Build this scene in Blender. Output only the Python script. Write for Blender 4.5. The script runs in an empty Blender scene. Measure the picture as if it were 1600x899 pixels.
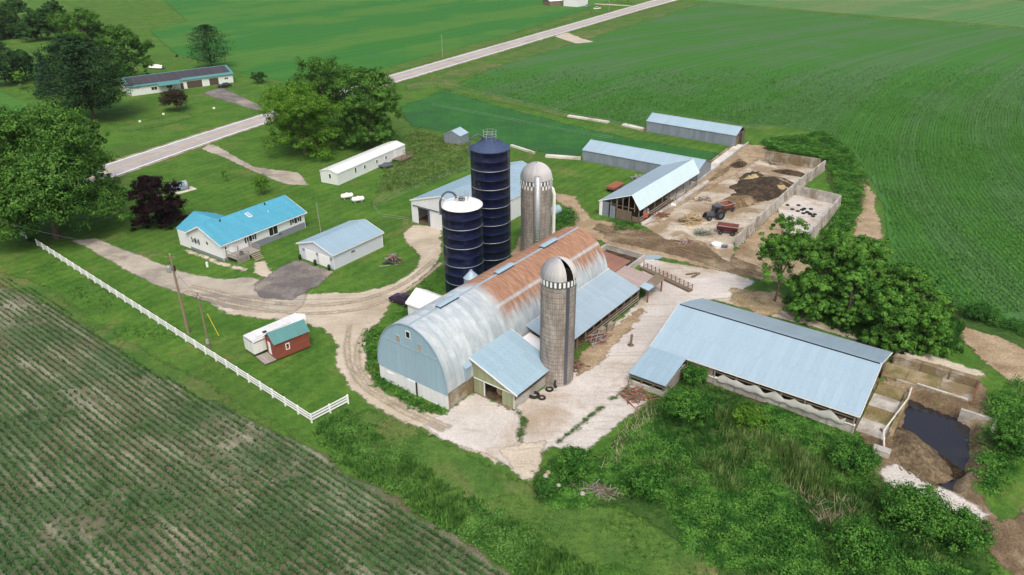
import bpy, bmesh, math, random
import numpy as np
from mathutils import Vector, Matrix
rng=np.random.default_rng(7); random.seed(7)
SC=bpy.context.scene; C=SC.collection
# ------------------------------------------------------------------ camera, sky, sun, exposure
CAM_H=55.0; FPX=1156.0; PITCH=math.radians(27.04); ROLL=math.radians(.45)
cd=bpy.data.cameras.new('camera'); cam=bpy.data.objects.new('camera',cd); C.objects.link(cam)
cd.sensor_width=36; cd.lens=36*FPX/1600; cd.clip_end=6000; cd.clip_start=1
cam.location=(0,0,CAM_H)
cam.rotation_euler=(Matrix.Rotation(math.pi/2-PITCH,4,'X')@Matrix.Rotation(-ROLL,4,'Z')).to_euler()
SC.camera=cam
SUN_EL=math.radians(56); SUN_AZ=math.radians(172)      # clockwise from +Y
W=bpy.data.worlds.new('World'); SC.world=W; W.use_nodes=True
nt=W.node_tree; bg=nt.nodes['Background']; sky=nt.nodes.new('ShaderNodeTexSky'); sky.sky_type='NISHITA'
sky.sun_disc=False; sky.sun_elevation=SUN_EL; sky.sun_rotation=SUN_AZ; sky.air_density=1.3; sky.dust_density=6.0; sky.ozone_density=.6
nt.links.new(sky.outputs[0],bg.inputs[0]); bg.inputs[1].default_value=0.13
sl=bpy.data.lights.new('sun','SUN'); sl.energy=1.25; sl.angle=math.radians(22); sl.color=(1,.96,.9)
so=bpy.data.objects.new('sun',sl); C.objects.link(so)
sd=Vector((math.sin(SUN_AZ)*math.cos(SUN_EL),math.cos(SUN_AZ)*math.cos(SUN_EL),math.sin(SUN_EL)))
so.rotation_euler=sd.to_track_quat('Z','Y').to_euler(); so.location=(0,0,120)
vs=SC.view_settings; vs.view_transform='Standard'; vs.look='None'; vs.gamma=1; vs.exposure=0.4; vs.use_curve_mapping=False
SC.cycles.transparent_max_bounces=48

# survey helper: the ground point that the surveyed bearing (x,y on a 1600x899 plan sheet) meets at height z
cP,sP=math.cos(PITCH),math.sin(PITCH)
_R=np.array([1,0,0.]);_U=np.array([0,sP,cP]);_F=np.array([0,cP,-sP])
_R,_U=math.cos(ROLL)*_R+math.sin(ROLL)*_U,-math.sin(ROLL)*_R+math.cos(ROLL)*_U
def gp(x,y,z=0.):
    d=(x-800)/FPX*_R-(y-449.5)/FPX*_U+_F
    t=(z-CAM_H)/d[2]; q=np.array([0,0,CAM_H])+t*d
    return (float(q[0]),float(q[1]))
def pj(q):
    q=np.asarray(q,float)-[0,0,CAM_H]; z=q@_F
    return 800+FPX*(q@_R)/z,449.5-FPX*(q@_U)/z,FPX/z
def hgt(bx,by,ty):
    x,y=gp(bx,by); lo,hi=0.,50.
    for _ in range(40):
        m=(lo+hi)/2
        if pj((x,y,m))[1]>ty: lo=m
        else: hi=m
    return m
# ------------------------------------------------------------------ materials
MATS={}
def nn(nt,t,**k):
    n=nt.nodes.new(t)
    for a,b in k.items(): setattr(n,a,b)
    return n
class MG:
    """tiny node-graph helper"""
    def __init__(s,name):
        s.m=bpy.data.materials.new(name); s.m.use_nodes=True; s.t=s.m.node_tree; s.t.nodes.clear()
        s.out=nn(s.t,'ShaderNodeOutputMaterial'); s.tc=None
    def L(s,a,b): s.t.links.new(a,b)
    def co(s,obj=None,kind='Object'):
        n=nn(s.t,'ShaderNodeTexCoord')
        if obj: n.object=obj
        return n.outputs[kind]
    def val(s,a,sock):
        if isinstance(a,(int,float)): sock.default_value=a
        elif isinstance(a,(tuple,list)): sock.default_value=tuple(a)+((1,) if len(a)==3 and sock.type=='RGBA' else ())
        else: s.L(a,sock)
    def math(s,op,a,b=0.,c=None):
        n=nn(s.t,'ShaderNodeMath',operation=op); s.val(a,n.inputs[0]); s.val(b,n.inputs[1])
        if c is not None: s.val(c,n.inputs[2])
        return n.outputs[0]
    def noise(s,vec,scale,detail=4,rough=.6,dist=0.):
        n=nn(s.t,'ShaderNodeTexNoise'); s.L(vec,n.inputs['Vector']); n.inputs['Scale'].default_value=scale
        n.inputs['Detail'].default_value=detail; n.inputs['Roughness'].default_value=rough; n.inputs['Distortion'].default_value=dist
        return n.outputs[0]
    def scale(s,vec,v,rot=(0,0,0)):
        n=nn(s.t,'ShaderNodeMapping'); s.L(vec,n.inputs[0]); n.inputs['Scale'].default_value=v; n.inputs['Rotation'].default_value=rot
        return n.outputs[0]
    def ss(s,x,a,b):
        n=nn(s.t,'ShaderNodeMapRange',interpolation_type='SMOOTHSTEP'); s.val(x,n.inputs[0]); n.inputs[1].default_value=a; n.inputs[2].default_value=b
        return n.outputs[0]
    def mix(s,f,a,b,mode='MIX'):
        n=nn(s.t,'ShaderNodeMix',data_type='RGBA',blend_type=mode); s.val(f,n.inputs[0]); s.val(a,n.inputs[6]); s.val(b,n.inputs[7])
        return n.outputs[2]
    def xyz(s,vec):
        n=nn(s.t,'ShaderNodeSeparateXYZ'); s.L(vec,n.inputs[0]); return n.outputs
    def bump(s,h,strength=.3,dist=.05):
        n=nn(s.t,'ShaderNodeBump'); n.inputs['Strength'].default_value=strength; n.inputs['Distance'].default_value=dist; s.L(h,n.inputs['Height']); return n.outputs[0]
    def pbr(s,col,rough=.8,metal=0.,nor=None,spec=.3):
        n=nn(s.t,'ShaderNodeBsdfPrincipled'); s.val(col,n.inputs['Base Color']); s.val(rough,n.inputs['Roughness']); s.val(metal,n.inputs['Metallic'])
        n.inputs['Specular IOR Level'].default_value=spec
        if nor is not None: s.L(nor,n.inputs['Normal'])
        return n.outputs[0]
    def fin(s,sh,edge=None,amp=1.2,soft=.25,esc=.7):
        if edge:
            at=nn(s.t,'ShaderNodeAttribute',attribute_name='edge')
            n1=s.noise(s.co(),esc,5,.7); n2=s.noise(s.co(),.13,2,.5)
            e=s.math('ADD',at.outputs['Fac'],s.math('MULTIPLY',s.math('SUBTRACT',n1,.5),amp*2))
            e=s.math('ADD',e,s.math('MULTIPLY',s.math('SUBTRACT',n2,.5),amp*1.5))
            tr=nn(s.t,'ShaderNodeBsdfTransparent'); mx=nn(s.t,'ShaderNodeMixShader')
            s.L(s.ss(e,-soft,soft),mx.inputs[0]); s.L(tr.outputs[0],mx.inputs[1]); s.L(sh,mx.inputs[2]); sh=mx.outputs[0]
        s.L(sh,s.out.inputs[0]); MATS[s.m.name]=s.m; return s.m
def surf(name,c1,c2,scale=.6,c3=None,scale3=.08,rough=.9,edge=False,amp=1.2,soft=.25,fine=9.,fineamt=.35,bump=.3,metal=0.,spec=.2,t=(.4,.65),t3=(.5,.7),esc=.7,streak=None):
    """mottled ground or masonry: c1/c2 by noise, c3 in broad patches, fine grain"""
    g=MG(name); co=g.co()
    col=g.mix(g.ss(g.noise(co,scale,6,.65),*t),c1,c2)
    if c3: col=g.mix(g.ss(g.noise(co,scale3,4,.6,.4),*t3),col,c3)
    if streak:
        sv=g.scale(co,(.16,1.5,1.),(0,0,-math.radians(streak[0]))); sn=g.noise(sv,1.,5,.7,.5)
        col=g.mix(g.math('MULTIPLY',g.ss(sn,.5,.72),streak[1]),col,streak[2])
        sp=g.noise(co,1.7,4,.75); col=g.mix(g.math('MULTIPLY',g.ss(sp,.62,.74),streak[1]*.9),col,streak[2])
    fn=g.noise(co,fine,3,.7)
    col=g.mix(1.0,col,g.mix(g.ss(fn,.25,.75),(1-fineamt,)*3,(1+fineamt,)*3),'MULTIPLY')
    return g.fin(g.pbr(col,rough,metal,g.bump(fn,bump,.08) if bump else None,spec),edge,amp,soft,esc)
def paint(name,c,rough=.55,var=.12,dirt=None,metal=0.,spec=.4,sc=1.5):
    """painted / sheet surface with faint blotches, streaks and a per-piece tone"""
    g=MG(name); co=g.co()
    oi=nn(g.t,'ShaderNodeObjectInfo')
    n=g.noise(g.scale(co,(sc,sc,sc*.35)),1.,5,.65)
    f=g.math('ADD',g.math('MULTIPLY',n,var*2),g.math('MULTIPLY',oi.outputs['Random'],var*.8))
    f=g.math('ADD',f,1-var*1.3)
    v=nn(g.t,'ShaderNodeCombineColor')
    for i in range(3): g.L(f,v.inputs[i])
    col=g.mix(1.,c,v.outputs[0],'MULTIPLY')
    if dirt: col=g.mix(g.math('MULTIPLY',g.ss(g.noise(g.scale(co,(2.2,2.2,.5)),1.,6,.7),.52,.75),.75),col,dirt)
    return g.fin(g.pbr(col,rough,metal,None,spec))
def leafm(name,c1,c2,tr=.25):
    g=MG(name); ge=nn(g.t,'ShaderNodeNewGeometry')
    n=g.noise(g.co(),.55,3,.6)
    f=g.math('ADD',g.math('MULTIPLY',ge.outputs['Random Per Island'],.45),g.math('MULTIPLY',g.ss(n,.3,.7),.55))
    col=g.mix(g.ss(f,.2,.9),c1,c2)
    d=nn(g.t,'ShaderNodeBsdfDiffuse'); g.L(col,d.inputs[0]); t=nn(g.t,'ShaderNodeBsdfTranslucent'); g.L(col,t.inputs[0])
    m=nn(g.t,'ShaderNodeMixShader'); m.inputs[0].default_value=tr; g.L(d.outputs[0],m.inputs[1]); g.L(t.outputs[0],m.inputs[2])
    return g.fin(m.outputs[0])
# vegetation
leafm('leaf_mid',(.034,.105,.02),(.14,.29,.055)); leafm('leaf_dark',(.02,.06,.018),(.07,.16,.04)); leafm('leaf_light',(.06,.16,.018),(.17,.33,.045))
leafm('leaf_pine',(.018,.05,.02),(.055,.12,.045)); leafm('leaf_spruce',(0.022,0.050,0.039),(0.055,0.099,0.077)); leafm('leaf_purple',(.011,.007,.009),(.026,.014,.017),.1)
leafm('leaf_locust',(.04,.125,.022),(.15,.33,.055)); leafm('weed_bright',(.03,.11,.02),(.13,.31,.055)); leafm('weed_pale',(.08,.16,.035),(.22,.32,.11)); leafm('weed_deep',(.03,.105,.022),(.085,.22,.045))
leafm('corn_young',(.055,.125,.042),(.105,.23,.075)); leafm('corn_tall',(.06,.17,.030),(.105,.275,.05)); leafm('grass_tall',(.05,.14,.028),(.14,.30,.065)); leafm('reed_dry',(0.275,0.220,0.143),(0.462,0.396,0.286),.1); leafm('leaf_bronze',(0.033,0.028,0.020),(0.077,0.061,0.039))
surf('bark',(.09,.07,.05),(.16,.13,.1),3)
def grassmat(name,c1,c2,c3,edge=False,amp=1.2,straw=(.16,.15,.06),st=(.62,.8)):
    g=MG(name); co=g.co()
    col=g.mix(g.ss(g.noise(co,.16,6,.68),.38,.62),c1,c2)
    col=g.mix(g.ss(g.noise(co,.045,4,.6,.6),.5,.68),col,c3)
    col=g.mix(g.math('MULTIPLY',g.ss(g.noise(co,.07,5,.65,1.),*st),.7),col,straw)
    if name=='lawn':
        X=g.xyz(co); mw=g.math('SINE',g.math('ADD',g.math('MULTIPLY',g.math('ADD',g.math('MULTIPLY',X[0],-.8),g.math('MULTIPLY',X[1],.6)),2.6),g.math('MULTIPLY',g.noise(co,.05,2,.5),18.)))
        col=g.mix(1.,col,g.mix(g.ss(mw,-.8,.8),(.93,.94,.92),(1.07,1.06,1.05)),'MULTIPLY')
    fn=g.noise(co,5.5,4,.8); f2=g.noise(co,1.3,4,.7)
    col=g.mix(1.,col,g.mix(g.ss(fn,.25,.75),(.62,.62,.62),(1.38,1.38,1.3)),'MULTIPLY')
    col=g.mix(1.,col,g.mix(g.ss(f2,.3,.7),(.8,.82,.8),(1.2,1.18,1.15)),'MULTIPLY')
    return g.fin(g.pbr(col,.95,0,g.bump(fn,.5,.12),.1),edge,amp,.4)
grassmat('lawn',(.052,.128,.021),(.080,.168,.028),(.062,.126,.026),straw=(.17,.165,.065),st=(.53,.74))
grassmat('rough_grass',(.055,.125,.026),(.085,.16,.034),(.095,.13,.042),True,2.,(.19,.16,.085),(.5,.72))
grassmat('hay',(.028,.115,.032),(.04,.14,.036),(.03,.10,.036),True,1.5,(.06,.13,.04),(.6,.8))
grassmat('weed_floor',(.035,.085,.02),(.055,.11,.025),(.075,.08,.04),True,1.2)
grassmat('tan_grass',(.14,.13,.05),(.19,.16,.075),(.24,.19,.10),True,1.6,(.28,.21,.12),(.45,.65))
def cropmat(name,rowdir=None,curve=False,c_row=(.03,.10,.03),c_gap=(.05,.075,.04),band=None,patch=None,period=.76,amp=.8,bandw=.035):
    g=MG(name); co=g.co(); X=g.xyz(co)
    if curve:
        t=g.math('SUBTRACT',X[1],125.); gy=g.math('ADD',g.math('MULTIPLY',t,.21),g.math('MULTIPLY',g.math('MULTIPLY',t,t),.0023))
        phi=g.math('SUBTRACT',X[0],gy)
    else:
        a=math.radians(rowdir); phi=g.math('ADD',g.math('MULTIPLY',X[0],-math.sin(a)),g.math('MULTIPLY',X[1],math.cos(a)))
    cb=nn(g.t,'ShaderNodeCombineXYZ'); g.L(phi,cb.inputs[0])
    wv=g.math('SINE',g.math('MULTIPLY',phi,2*math.pi/period))
    col=g.mix(g.ss(g.math('ADD',wv,g.math('MULTIPLY',g.math('SUBTRACT',g.noise(co,1.5,4,.7),.5),2.)),-.6,.6),c_gap,c_row)
    if band:
        b=g.math('ADD',g.noise(cb.outputs[0],bandw,2,.5),g.math('MULTIPLY',g.math('SUBTRACT',g.noise(co,.02,4,.6),.5),.5))
        col=g.mix(g.math('MULTIPLY',g.ss(b,.45,.55),.9),col,band)
        st=g.noise(cb.outputs[0],.35,3,.7)
        col=g.mix(1.,col,g.mix(g.ss(st,.3,.7),(.82,.84,.82),(1.18,1.16,1.15)),'MULTIPLY')
    if patch:
        col=g.mix(g.math('MULTIPLY',g.ss(g.noise(co,.06,5,.65,.5),.55,.75),.8),col,patch)
    fn=g.noise(co,3.,5,.8)
    col=g.mix(1.,col,g.mix(g.ss(fn,.25,.75),(.72,)*3,(1.28,)*3),'MULTIPLY')
    return g.fin(g.pbr(col,.95,0,g.bump(fn,.4,.1),.1),True,amp,.4)
cropmat('corn_field_right',curve=True,c_row=(.046,.160,.026),c_gap=(.05,.138,.032),band=(.066,.145,.052),period=.92)
cropmat('bean_field',rowdir=52,c_row=(.034,.158,.026),c_gap=(.04,.142,.03),band=(.068,.17,.032),patch=(.04,.125,.06),period=2.4,bandw=.02)
cropmat('far_field',rowdir=40,c_row=(.075,.19,.055),c_gap=(.08,.175,.06),band=(.12,.19,.07),patch=(.15,.18,.07),period=4,bandw=.015)  # pale yellowish rows, lightened to paint in sunlight on the far field
# the young corn ground: soil, straw residue
g=MG('corn_soil'); co=g.co(); a=math.radians(-38.5)
rot=g.scale(co,(1,1,1),(0,0,-a)); st=g.scale(rot,(.07,.55,1))
col=g.mix(g.ss(g.noise(st,1.,5,.7,.3),.42,.66),(.14,.135,.088),(.29,.275,.205))
col=g.mix(g.math('MULTIPLY',g.ss(g.noise(co,.07,5,.6,.6),.45,.7),.6),col,(.10,.09,.045))
col=g.mix(g.math('MULTIPLY',g.ss(g.noise(co,.11,4,.65),.42,.62),.65),col,(.05,.105,.04))
fn=g.noise(co,4.,5,.8); col=g.mix(1.,col,g.mix(g.ss(fn,.25,.75),(.6,)*3,(1.4,)*3),'MULTIPLY')
g.fin(g.pbr(col,.95,0,g.bump(fn,.6,.1),.1),True,1.,.35)
# mineral surfaces
surf('gravel',(.43,.375,.29),(.55,.49,.40),.16,(.34,.285,.205),.08,edge=True,amp=1.1,fine=6,fineamt=.22,t=(.3,.72),t3=(.48,.75),streak=(50,.5,(.25,.205,.145)))
surf('drive_old',(.35,.315,.26),(.45,.41,.34),.2,(.25,.225,.19),.14,edge=True,amp=.7,fine=9,fineamt=.15,t=(.3,.72),t3=(.45,.65),streak=(-25,.6,(.19,.17,.15)))
surf('asphalt_old',(.13,.12,.115),(.22,.2,.185),.25,(.30,.26,.21),.12,edge=True,amp=.8,fine=4,fineamt=.2)
surf('concrete_yard',(.46,.43,.395),(.59,.56,.525),.14,(.37,.30,.225),.11,edge=True,amp=.9,fine=6,fineamt=.2,t=(.3,.72),t3=(.5,.68),streak=(53,.6,(.30,.25,.20)))
surf('concrete',(.36,.34,.31),(.50,.48,.45),.5,(.25,.22,.18),.3,fine=6,fineamt=.18)
surf('concrete_pale',(.55,.53,.47),(.66,.64,.58),.4,(.42,.38,.3),.2,fine=6,fineamt=.12)
surf('concrete_stained',(.30,.27,.22),(.42,.38,.32),.5,(.20,.155,.09),.35,fine=5,fineamt=.25,t3=(.4,.6))
surf('slab_yellow',(.19,.15,.07),(.30,.245,.15),.4,(.14,.13,.05),.3,fine=5,fineamt=.3)
surf('dirt',(.28,.21,.13),(.38,.30,.20),.3,(.19,.135,.08),.12,edge=True,amp=1.4,fine=4,fineamt=.35)
surf('dirt_dark',(.12,.085,.05),(.19,.14,.088),.35,(.28,.22,.145),.16,edge=True,amp=1.3,fine=4,fineamt=.4)
surf('mud_floor',(.42,.37,.30),(.53,.48,.40),.2,(.27,.205,.13),.13,edge=True,amp=1.,fine=4,fineamt=.3,t3=(.43,.6),streak=(53,.7,(.19,.145,.095)))
surf('straw_dirt',(.26,.20,.12),(.36,.29,.18),.4,(.14,.12,.06),.2,edge=True,amp=1.6,fine=4,fineamt=.35)
surf('pile_dark',(.035,.026,.017),(.085,.06,.038),.8,(.30,.235,.14),.25,fine=3,fineamt=.5,t3=(.6,.68))
surf('pile_brown',(.13,.09,.05),(.22,.15,.085),.7,(.33,.27,.18),.3,fine=3,fineamt=.4)
surf('mulch',(.10,.075,.045),(.17,.13,.08),.8,(.06,.045,.03),.3,fine=3,fineamt=.45)
surf('road_asphalt',(.35,.34,.34),(.41,.40,.40),.12,(.30,.29,.29),.06,edge=False,fine=2,fineamt=.10,bump=.1)
paint('line_white',(.8,.8,.78),.6,.1); paint('line_yellow',(.66,.42,.13),.6,.12)
# water
g=MG('lagoon'); nz=g.noise(g.co(),.5,3,.5)
g.fin(g.pbr(g.mix(g.ss(g.noise(g.co(),.25,4,.6),.5,.7),(.02,.019,.023),(.04,.033,.027)),.07,0,g.bump(nz,.25,.05),.55))
# building skins
paint('metal_blue',(.27,.39,.475),.42,.11,(.22,.30,.35),spec=.5); paint('metal_pale',(.31,.425,.51),.42,.09,(.245,.36,.44),spec=.5); paint('metal_lit',(.52,.66,.70),.4,.06,spec=.5)  # last sheet tone is paler, with sunlight on the cattle shed roof painted in
paint('metal_gray',(.28,.37,.44),.45,.13,spec=.5); paint('metal_wall',(.20,.24,.29),.5,.28,(.34,.32,.29)); paint('roof_sky',(.085,.34,.47),.42,.12,(.11,.30,.40),spec=.5)
paint('roof_teal',(.085,.235,.235),.45,.10); paint('roof_white',(.66,.68,.69),.5,.12,(.45,.45,.46)); paint('siding_white',(.74,.76,.79),.6,.05); paint('siding_pale',(.60,.64,.73),.6,.05)
paint('siding_mobile',(.70,.74,.72),.6,.07,(.58,.62,.60)); paint('trim_white',(.82,.83,.84),.5,.04); paint('barn_white',(.70,.73,.75),.7,.10,(.52,.52,.5)); paint('barn_blue',(.31,.45,.56),.55,.09)
paint('foundation',(.20,.215,.26),.8,.1); paint('brick_red',(.24,.065,.042),.8,.2); paint('wood_gray',(.28,.26,.235),.85,.25); paint('wood_old',(.16,.125,.09),.85,.35); paint('wood_plank',(.36,.30,.22),.85,.25)
paint('algae_wall',(.27,.30,.18),.8,.25,(.36,.36,.3)); paint('glass_dark',(.02,.022,.027),.12,.1,spec=.6); paint('shutter',(.022,.024,.035),.5,.1); paint('black',(.012,.012,.013),.6,.1)
paint('silo_blue',(.010,.014,.058),.3,.35,(.022,.03,.08),spec=.42); paint('silo_roof_blue',(.05,.075,.15),.4,.12); paint('steel',(.42,.44,.46),.4,.15,metal=.4); paint('steel_dark',(.10,.11,.14),.5,.2,metal=.3)
paint('dome_silver',(.47,.465,.47),.55,.2,(.36,.35,.34),spec=.4);paint('white_gloss',(.86,.86,.83),.4,.05); paint('rust',(.23,.085,.045),.85,.35,(.14,.06,.04)); paint('rust_roof',(.25,.125,.09),.7,.3,(.33,.26,.23)); paint('rust_pink',(.36,.29,.27),.6,.25,(.22,.13,.1))
paint('tire',(.017,.017,.018),.85,.2); paint('red_paint',(.13,.028,.026),.6,.25,(.14,.06,.04)); paint('orange',(.65,.09,.02),.5,.1); paint('green_metal',(.11,.17,.12),.7,.3); paint('purple',(.035,.012,.042),.4,.1)
paint('tarp',(.52,.53,.50),.7,.1,(.4,.4,.36)); paint('pole_wood',(.22,.165,.12),.85,.25); paint('guard_yellow',(.7,.6,.03),.5,.05); paint('shingle',(.05,.045,.058),.8,.15); paint('brown_door',(.085,.06,.05),.7,.1)
paint('car_dark',(.02,.022,.03),.2,.1,spec=.6); paint('straw_bale',(.36,.28,.15),.9,.25); paint('firewood',(.40,.29,.16),.9,.4)
g=MG('silo_stave'); co=g.co(); X=g.xyz(co)
ang=g.math('ARCTAN2',X[1],X[0]); cb=nn(g.t,'ShaderNodeCombineXYZ'); g.L(g.math('MULTIPLY',ang,2.2),cb.inputs[0]); g.L(X[2],cb.inputs[1])
bt=nn(g.t,'ShaderNodeTexBrick'); g.L(g.scale(cb.outputs[0],(1,1,1),(0,0,math.pi/2)),bt.inputs[0]); bt.inputs['Scale'].default_value=1.; bt.inputs['Brick Width'].default_value=.76; bt.inputs['Row Height'].default_value=.27; bt.inputs['Mortar Size'].default_value=.014
bt.inputs['Color1'].default_value=(.28,.25,.225,1); bt.inputs['Color2'].default_value=(.36,.325,.295,1); bt.inputs['Mortar'].default_value=(.17,.15,.135,1)
n=g.noise(g.scale(co,(1.2,1.2,.25)),1.,5,.65); col=g.mix(1.,bt.outputs[0],g.mix(g.ss(n,.3,.7),(.72,.7,.68),(1.25,1.25,1.25)),'MULTIPLY')
g.fin(g.pbr(col,.9,0,g.bump(bt.outputs['Fac'],.4,-.03),.15))
def barn_roof_mat(root):
    """galvanised sheets, rusted toward the ridge in the rear two thirds"""
    g=MG('barn_roof_sheet'); co=g.co(root); X=g.xyz(co); oi=nn(g.t,'ShaderNodeObjectInfo')
    base=g.mix(g.ss(g.noise(g.scale(co,(1,.4,.4)),.9,5,.7),.35,.7),(.36,.42,.46),(.52,.57,.60))
    base=g.mix(1.,base,g.mix(oi.outputs['Random'],(.9,.9,.9),(1.08,1.08,1.08)),'MULTIPLY')
    along=g.ss(X[0],11.5,14.5)
    streak=g.noise(g.scale(co,(2.6,.35,.22)),1.,6,.75)
    hh=g.math('ADD',X[2],g.math('MULTIPLY',g.math('SUBTRACT',streak,.5),7.5))
    r=g.math('MULTIPLY',g.ss(hh,5.9,7.9),along)
    # bare bright lines where sheets overlap and along old nail rows
    gap=g.math('ADD',g.math('MULTIPLY',g.ss(g.math('ABSOLUTE',g.math('SUBTRACT',X[2],8.35)),.0,.32),.75),.25)
    r=g.math('MULTIPLY',r,gap)
    rc=g.mix(g.ss(g.noise(g.scale(co,(3,.5,.5)),1.,5,.7),.35,.7),(.235,.098,.045),(.41,.225,.125))
    g.fin(g.pbr(g.mix(g.math('MULTIPLY',r,.92),base,rc),g.math('ADD',.42,g.math('MULTIPLY',r,.4)),0,None,.45))
# ------------------------------------------------------------------ mesh helpers
class MB:
    def __init__(s): s.v=[];s.f=[]
    def add(s,vs,fs):
        o=len(s.v); s.v+=[tuple(map(float,p)) for p in vs]; s.f+=[tuple(i+o for i in f) for f in fs]; return s
    def box(s,a,b):
        x0,y0,z0=a;x1,y1,z1=b
        return s.add([(x0,y0,z0),(x1,y0,z0),(x1,y1,z0),(x0,y1,z0),(x0,y0,z1),(x1,y0,z1),(x1,y1,z1),(x0,y1,z1)],
              [(0,3,2,1),(4,5,6,7),(0,1,5,4),(1,2,6,5),(2,3,7,6),(3,0,4,7)])
    def bar(s,p,q,w,h=None,up=(0,0,1)):
        h=h or w; p=Vector(p);q=Vector(q);d=(q-p).normalized();u=Vector(up)
        if abs(d.dot(u))>.98:u=Vector((1,0,0))
        r=d.cross(u).normalized()*w/2;u=r.cross(d).normalized()*h/2
        P=[p-r-u,p+r-u,p+r+u,p-r+u,q-r-u,q+r-u,q+r+u,q-r+u]
        return s.add(P,[(0,1,2,3),(7,6,5,4),(0,4,5,1),(1,5,6,2),(2,6,7,3),(3,7,4,0)])
    def prism(s,pts,z0,z1):
        n=len(pts); vs=[(x,y,z0) for x,y in pts]+[(x,y,z1) for x,y in pts]
        return s.add(vs,[tuple(range(n-1,-1,-1)),tuple(range(n,2*n))]+[(i,(i+1)%n,n+(i+1)%n,n+i) for i in range(n)])
    def ext(s,pts,d):   # polygon (3d points) extruded by vector d
        n=len(pts); d=Vector(d); vs=[Vector(p) for p in pts]; vs=vs+[p+d for p in vs]
        return s.add(vs,[tuple(range(n-1,-1,-1)),tuple(range(n,2*n))]+[(i,(i+1)%n,n+(i+1)%n,n+i) for i in range(n)])
    def tube(s,path,rad,n=8,cap=True):
        rings=[];m=len(path);P=[Vector(p) for p in path]
        rad=rad if isinstance(rad,(list,tuple)) else [rad]*m
        o=len(s.v)
        for i in range(m):
            d=(P[min(i+1,m-1)]-P[max(i-1,0)]).normalized(); a=Vector((0,0,1)) if abs(d.z)<.9 else Vector((1,0,0))
            r=d.cross(a).normalized();u=r.cross(d)
            for k in range(n):
                t=2*math.pi*k/n; s.v.append(tuple(P[i]+(r*math.cos(t)+u*math.sin(t))*rad[i]))
        for i in range(m-1):
            for k in range(n):
                s.f.append((o+i*n+k,o+i*n+(k+1)%n,o+(i+1)*n+(k+1)%n,o+(i+1)*n+k))
        if cap: s.f.append(tuple(o+k for k in range(n-1,-1,-1))); s.f.append(tuple(o+(m-1)*n+k for k in range(n)))
        return s
    def lathe(s,prof,n=32,a0=0,a1=2*math.pi,c=(0,0)):
        o=len(s.v);full=abs(a1-a0-2*math.pi)<1e-6;m=n if full else n+1
        for r,z in prof:
            for k in range(m):
                t=a0+(a1-a0)*k/n; s.v.append((c[0]+r*math.cos(t),c[1]+r*math.sin(t),z))
        for i in range(len(prof)-1):
            for k in range(n):
                k2=(k+1)%m
                s.f.append((o+i*m+k,o+i*m+k2,o+(i+1)*m+k2,o+(i+1)*m+k))
        return s
    def mesh(s,name,mat,smooth=False):
        me=bpy.data.meshes.new(name); me.from_pydata(s.v,[],s.f); me.materials.append(MATS[mat] if isinstance(mat,str) else mat)
        if smooth: me.shade_smooth()
        me.update(); return me
def link(name,me,parent=None,loc=(0,0,0)):
    o=bpy.data.objects.new(name,me); C.objects.link(o); o.location=loc
    if parent: o.parent=parent
    return o
def ob(name,mb,mat,parent=None,loc=(0,0,0),smooth=False): return link(name,mb.mesh(name,mat,smooth),parent,loc)
def tag(o,label,cat,group=None,kind=None):
    if label:o['label']=label
    if cat:o['category']=cat
    if group:o['group']=group
    if kind:o['kind']=kind
    return o
def thing(name,label,cat,loc=(0,0,0),rz=0,group=None):
    o=bpy.data.objects.new(name,None); C.objects.link(o); o.empty_display_size=.5
    o.location=loc if len(loc)==3 else (loc[0],loc[1],0); o.rotation_euler=(0,0,math.radians(rz)); return tag(o,label,cat,group)
def dup(root,loc,rz,label=None,group=None,sc=None):
    r=root.copy(); C.objects.link(r); r.location=loc; r.rotation_euler=(0,0,math.radians(rz))
    if sc: r.scale=(sc,)*3
    if label:r['label']=label
    if group:r['group']=group
    for ch in list(root.children):
        c=ch.copy(); C.objects.link(c); c.parent=r
        for gch in ch.children:
            d=gch.copy(); C.objects.link(d); d.parent=c
    return r
def npmesh(name,V,Q,mat,attr=None):
    me=bpy.data.meshes.new(name); V=np.asarray(V,np.float32); Q=np.asarray(Q,np.int32); k=Q.shape[1]
    me.vertices.add(len(V)); me.vertices.foreach_set('co',V.ravel())
    me.loops.add(Q.size); me.loops.foreach_set('vertex_index',Q.ravel())
    me.polygons.add(len(Q)); me.polygons.foreach_set('loop_start',np.arange(0,Q.size,k,dtype=np.int32))
    me.materials.append(MATS[mat] if isinstance(mat,str) else mat)
    if attr is not None:
        a=me.attributes.new('edge','FLOAT','POINT'); a.data.foreach_set('value',np.asarray(attr,np.float32))
    me.update(calc_edges=True); return me
def sdf(P,poly):
    """signed distance (inside positive) of points P to polygon"""
    P=np.asarray(P,float); A=np.asarray(poly,float); B=np.roll(A,-1,0)
    d=np.full(len(P),1e9); ins=np.zeros(len(P),bool)
    for a,b in zip(A,B):
        e=b-a; w=P-a; t=np.clip((w@e)/max(e@e,1e-9),0,1); q=w-t[:,None]*e; d=np.minimum(d,(q**2).sum(1))
        c=((a[1]>P[:,1])!=(b[1]>P[:,1])); den=(b[1]-a[1]) if b[1]!=a[1] else 1e-9
        ins^=c&(P[:,0]<(b[0]-a[0])*(P[:,1]-a[1])/den+a[0])
    return np.where(ins,1,-1)*np.sqrt(d)
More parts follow.
